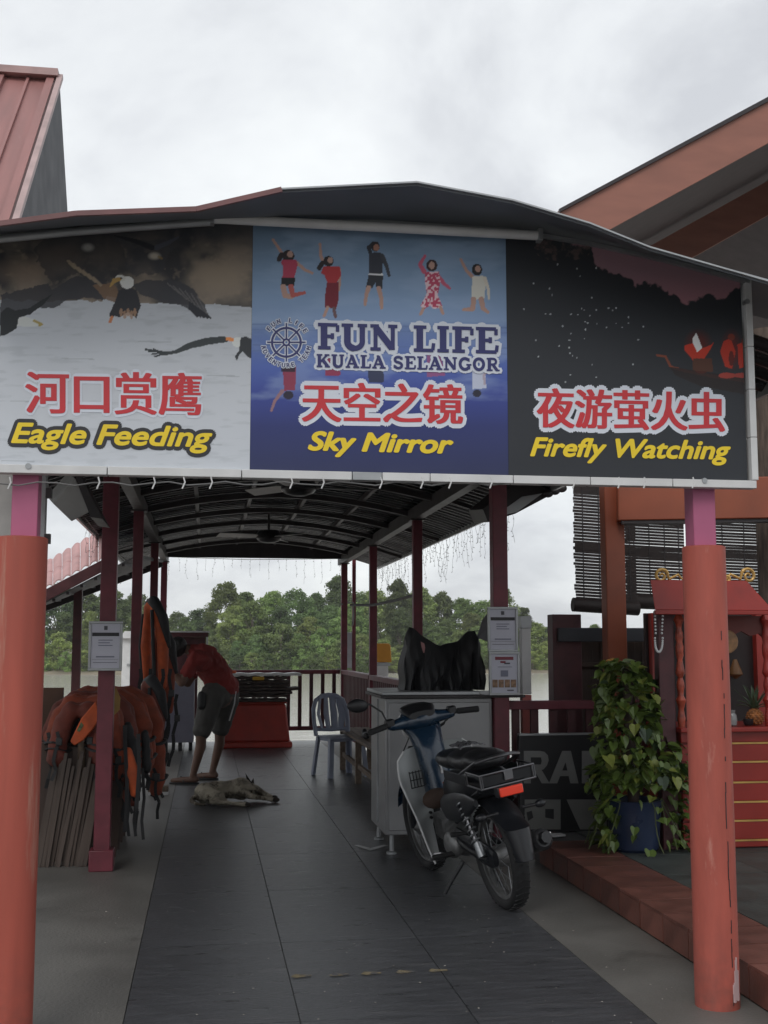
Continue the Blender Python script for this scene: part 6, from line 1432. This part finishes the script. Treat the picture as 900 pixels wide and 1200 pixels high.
for he, toe in FT:
    d = (toe - he); MB().prism([he + Vector((.035, -.03, -.0)) - Vector((0, 0, he.z - .002)), Vector((toe.x - .03, toe.y - .045, .002)), Vector((toe.x - .04, toe.y + .02, .002)), Vector((toe.x - .0, toe.y + .05, .002)), he + Vector((.035, .035, 0)) - Vector((0, 0, he.z - .002))], (0, 0, .014)).build('flip_flop', m_black, mn, bevel=.004)
    m_ = he.lerp(toe, .6); MB().tube([m_ + Vector((.02, -.04, -.015)), m_ + Vector((-.01, 0, .032)), m_ + Vector((.02, .045, -.015))], .008, 6).build('flip_flop_strap', m_black, mn)
b_ = Blob().cap((-.04, 12.36, .90), (-.04, 12.36, .80), .045, .055).skin('waist_pouch', m_cloth, mn, voxel=.014)
# ================================================================ sleeping dog
dg_ = thing('dog', 'tan and grey dog lying asleep on its side on the dark tiles', 'dog', (.2, 10.9, 0))
db = Blob()
db.chain([(.00, 10.86, .085), (.10, 10.93, .105), (.22, 10.98, .105), (.33, 11.0, .115), (.41, 11.04, .10)], [.085, .088, .082, .10, .062])
db.sph((.01, 10.84, .10), (.10, .09, .09)); db.sph((.33, 10.98, .11), (.10, .10, .10))
hd2 = Vector((.46, 11.05, .085)); db.chain([(.40, 11.04, .10), hd2], [.055, .055]); db.chain([hd2, hd2 + Vector((.05, -.05, -.02)), hd2 + Vector((.095, -.11, -.045))], [.055, .042, .022])
db.chain([(.02, 10.78, .10), (.14, 10.72, .075), (.07, 10.66, .045), (.20, 10.62, .035), (.33, 10.60, .022), (.375, 10.60, .02)], [.07, .045, .026, .019, .018, .02])
db.chain([(.04, 10.82, .05), (.18, 10.74, .035), (.12, 10.69, .028), (.26, 10.67, .02), (.36, 10.68, .02)], [.05, .032, .02, .017, .02])
db.chain([(.33, 10.92, .09), (.42, 10.83, .06), (.52, 10.86, .04), (.63, 10.84, .026)], [.05, .028, .02, .02])
db.chain([(.34, 10.96, .14), (.44, 10.90, .13), (.54, 10.93, .075), (.62, 10.93, .035)], [.045, .026, .02, .02])
db.chain([(-.05, 10.86, .08), (-.11, 10.80, .04), (-.07, 10.70, .022), (.02, 10.66, .018)], [.03, .022, .018, .010])
m_fur = M('tan grey fur', (.36, .32, .25, 1), .9, var=.35, scale=9, bump=.9, bscale=70, second=(.085, .068, .048, 1), patch=.49)
db.skin('body', m_fur, dg_, voxel=.009, smooth=3, disp=(.012, .03))
m_df = M('dark brown fur', (.03, .022, .018, 1), .9, var=.4)
for c_, r_ in (((.64, 10.84, .026), (.035, .024, .022)), ((.63, 10.93, .034), (.034, .024, .022)), ((.375, 10.60, .02), (.034, .022, .018)), ((.36, 10.68, .02), (.03, .02, .017))): MB().sph(c_, r_, 12, 8).build('paw', m_df, dg_)
for s, e_ in ((-1, (.37, 11.0, .25)), (1, (.45, 11.13, .19))):
    p0 = hd2 + Vector((-.035, s * .035, .035)); e_ = Vector(e_); MB().add([p0 + Vector((-.03, -.012, 0)), p0 + Vector((.032, -.012, 0)), p0 + Vector((0, .02, 0)), e_], [(0, 1, 3), (1, 2, 3), (2, 0, 3), (0, 2, 1)]).build('ear', m_df, dg_)
MB().sph(hd2 + Vector((.10, -.122, -.043)), (.012, .012, .010), 8, 6).build('nose', m_black, dg_)
MB().tube([(.40, 11.0, .155), (.425, 10.98, .10), (.42, 10.99, .05)], .010, 6).build('collar', m_rust, dg_)
# ================================================================ trees of the far bank
def leafmat(nm, col, k2):
    m = M(nm, col, .55, var=.45, scale=.5, spec=.3); nn = m.node_tree.nodes; ll = m.node_tree.links; b = nn['Principled BSDF']
    src = b.inputs['Base Color'].links[0].from_socket; oi = nn.new('ShaderNodeObjectInfo'); hs = nn.new('ShaderNodeHueSaturation'); mr_ = nn.new('ShaderNodeMapRange')
    mr_.inputs[3].default_value = .65; mr_.inputs[4].default_value = 1.45; ll.new(oi.outputs['Random'], mr_.inputs[0]); ll.new(mr_.outputs[0], hs.inputs['Value'])
    mh = nn.new('ShaderNodeMapRange'); mh.inputs[3].default_value = .475; mh.inputs[4].default_value = .52; ml = nn.new('ShaderNodeMath'); ml.operation = 'FRACT'; mm = nn.new('ShaderNodeMath'); mm.operation = 'MULTIPLY'; mm.inputs[1].default_value = 7.3
    ll.new(oi.outputs['Random'], mm.inputs[0]); ll.new(mm.outputs[0], ml.inputs[0]); ll.new(ml.outputs[0], mh.inputs[0]); ll.new(mh.outputs[0], hs.inputs['Hue'])
    ll.new(src, hs.inputs['Color']); ll.new(hs.outputs[0], b.inputs['Base Color'])
    tl = nn.new('ShaderNodeBsdfTranslucent'); ll.new(hs.outputs[0], tl.inputs[0]); ms = nn.new('ShaderNodeMixShader'); ms.inputs[0].default_value = .4; ou = nn['Material Output']
    ll.new(b.outputs[0], ms.inputs[1]); ll.new(tl.outputs[0], ms.inputs[2]); ll.new(ms.outputs[0], ou.inputs[0]); return m
m_fol = [leafmat('mangrove foliage', (.21, .28, .09, 1), 0), leafmat('dark mangrove foliage', (.14, .195, .07, 1), 0)]
m_trk = M('pale trunk bark', (.20, .17, .13, 1), .9, var=.3)
def crown(seed, nclump, h0, h1, rx, leaf, per):
    q = np.random.default_rng(seed); V = []; 
    ang = q.uniform(0, 2 * PI, nclump); hh = q.uniform(0, 1, nclump) ** .8; rad = rx * np.sqrt(q.uniform(.25, 1, nclump)) * np.sqrt(np.clip(1 - (hh * 1.0) ** 2.2, .02, 1)) * (.75 + .25 * np.sin(PI * hh))
    cen = np.stack([rad * np.cos(ang), rad * np.sin(ang), h0 + (h1 - h0) * hh], 1); cr_ = q.uniform(.24, .44, nclump) * rx * (1.08 - .35 * hh)
    for c, r_ in zip(cen, cr_):
        d = q.normal(size=(per, 3)); d /= np.linalg.norm(d, axis=1)[:, None]; d[:, 2] = np.abs(d[:, 2]) * np.where(q.random(per) < .75, 1, -1)
        p = c + d * r_ * q.uniform(.3, 1.18, (per, 1)) * np.array([1, 1, .75]); nrm = d * .6 + q.normal(size=(per, 3)) * .5; nrm /= np.linalg.norm(nrm, axis=1)[:, None]
        t1 = np.cross(nrm, q.normal(size=(per, 3))); t1 /= np.linalg.norm(t1, axis=1)[:, None]; t2 = np.cross(nrm, t1); s = leaf * q.uniform(.6, 1.3, (per, 1))
        V.append(np.stack([p - t1 * s, p + t2 * s * .55, p + t1 * s, p - t2 * s * .55], 1))
    V = np.concatenate(V).reshape(-1, 3); me = bpy.data.meshes.new('crown'); me.from_pydata(V.tolist(), [], np.arange(len(V)).reshape(-1, 4).tolist()); me.update(); return me, cen
variants = []
for k in range(9):
    low = k >= 6
    me, cen = crown(40 + k, 64 if not low else 40, .1 if low else 1.0, 5.2 if low else 8.6, 2.6 if low else (2.3 + .25 * (k % 3)), .16, 150)
    me.materials.append(m_fol[k % 2]); tk = MB(); tk.tube([(0, 0, -.8), (.1, .05, 2), (-.05, .1, 4), (0, 0, 4.4 if low else 7.2)], [.17, .13, .09, .03], 6)
    for c in cen[:12]: tk.tube([(0, 0, max(.8, c[2] * .55)), ((c[0]) * .5, c[1] * .5, c[2] * .8), tuple(c)], [.07, .05, .02], 4, caps=False)
    tm_ = tk.mesh('trunk'); tm_.materials.append(m_trk); variants.append((me, tm_))
bt = bpy.data.objects['bark_tree']; co_ = bpy.data.objects.new('crown', variants[7][0]); C.objects.link(co_); co_.parent = bt; co_.location = (1.35, .3, 2.3); co_.scale = (.32, .32, .28)
hp_x = [-60, -15, -4, 0, 4, 12, 18, 24, 30, 36, 41, 46, 60, 110]; hp_h = [.95, .95, .85, .85, 1.08, .96, .98, .9, 1.0, .92, .72, .52, .45, .5]
q = random.Random(77)
def plant(x, y, sc, k, lab, grp, z=-1.3):
    t = thing('mangrove_tree', lab, 'tree', (x, y, z), grp, local=True); t.rotation_euler = (0, 0, q.uniform(0, 6.28)); t.scale = (sc * q.uniform(.8, 1.3), sc * q.uniform(.8, 1.3), sc * q.uniform(.86, 1.14))
    for nm, me in zip(('crown', 'trunk'), variants[k]):
        o = bpy.data.objects.new(nm, me); C.objects.link(o); o.parent = t
x = -62
while x < 112:
    s = float(np.interp(x, hp_x, hp_h)); plant(x, 150 + q.uniform(-2, 4), s * q.uniform(.95, 1.2), q.randrange(6), 'tall mangrove tree in the back row of the far river bank', 'tall trees at the back of the far bank', -.9); x += q.uniform(2.0, 3.4)
x = -61
while x < 112:
    s = float(np.interp(x, hp_x, hp_h)); plant(x, 144 + q.uniform(-1.5, 2), s * q.uniform(.62, .92), q.randrange(6), 'middling mangrove tree in the middle row of the far river bank', 'middling trees of the far bank', -1.1); x += q.uniform(2.2, 3.6)
x = -60
while x < 112:
    plant(x, 135.6 + q.uniform(-.5, .5), q.uniform(.34, .52), 6 + q.randrange(3), 'small bush at the muddy edge of the far river', 'small bushes at the muddy edge', -1.75); x += q.uniform(1.3, 2.4)
x = -61
while x < 112:
    s = float(np.interp(x, hp_x, hp_h)); plant(x, 138.5 + q.uniform(-1, 1.5), s * q.uniform(.62, .95), 6 + q.randrange(3), 'low bushy mangrove at the water edge of the far river bank', 'low mangroves at the water edge', -1.5); x += q.uniform(1.9, 3.0)

# ================================================================ light river haze
hz_ = MB().b2((-420, -60, -3.6), (540, 940, 30)).build('haze', MC['tyre rubber']); hz_['kind'] = 'stuff'
hm = bpy.data.materials.new('thin damp air'); hm.use_nodes = True; hn = hm.node_tree; hn.nodes.clear()
ho = hn.nodes.new('ShaderNodeOutputMaterial'); hv_ = hn.nodes.new('ShaderNodeVolumePrincipled'); hv_.inputs['Density'].default_value = .0005; hv_.inputs['Color'].default_value = (.86, .88, .9, 1)
hn.links.new(hv_.outputs[0], ho.inputs['Volume']); hz_.data.materials.clear(); hz_.data.materials.append(hm)
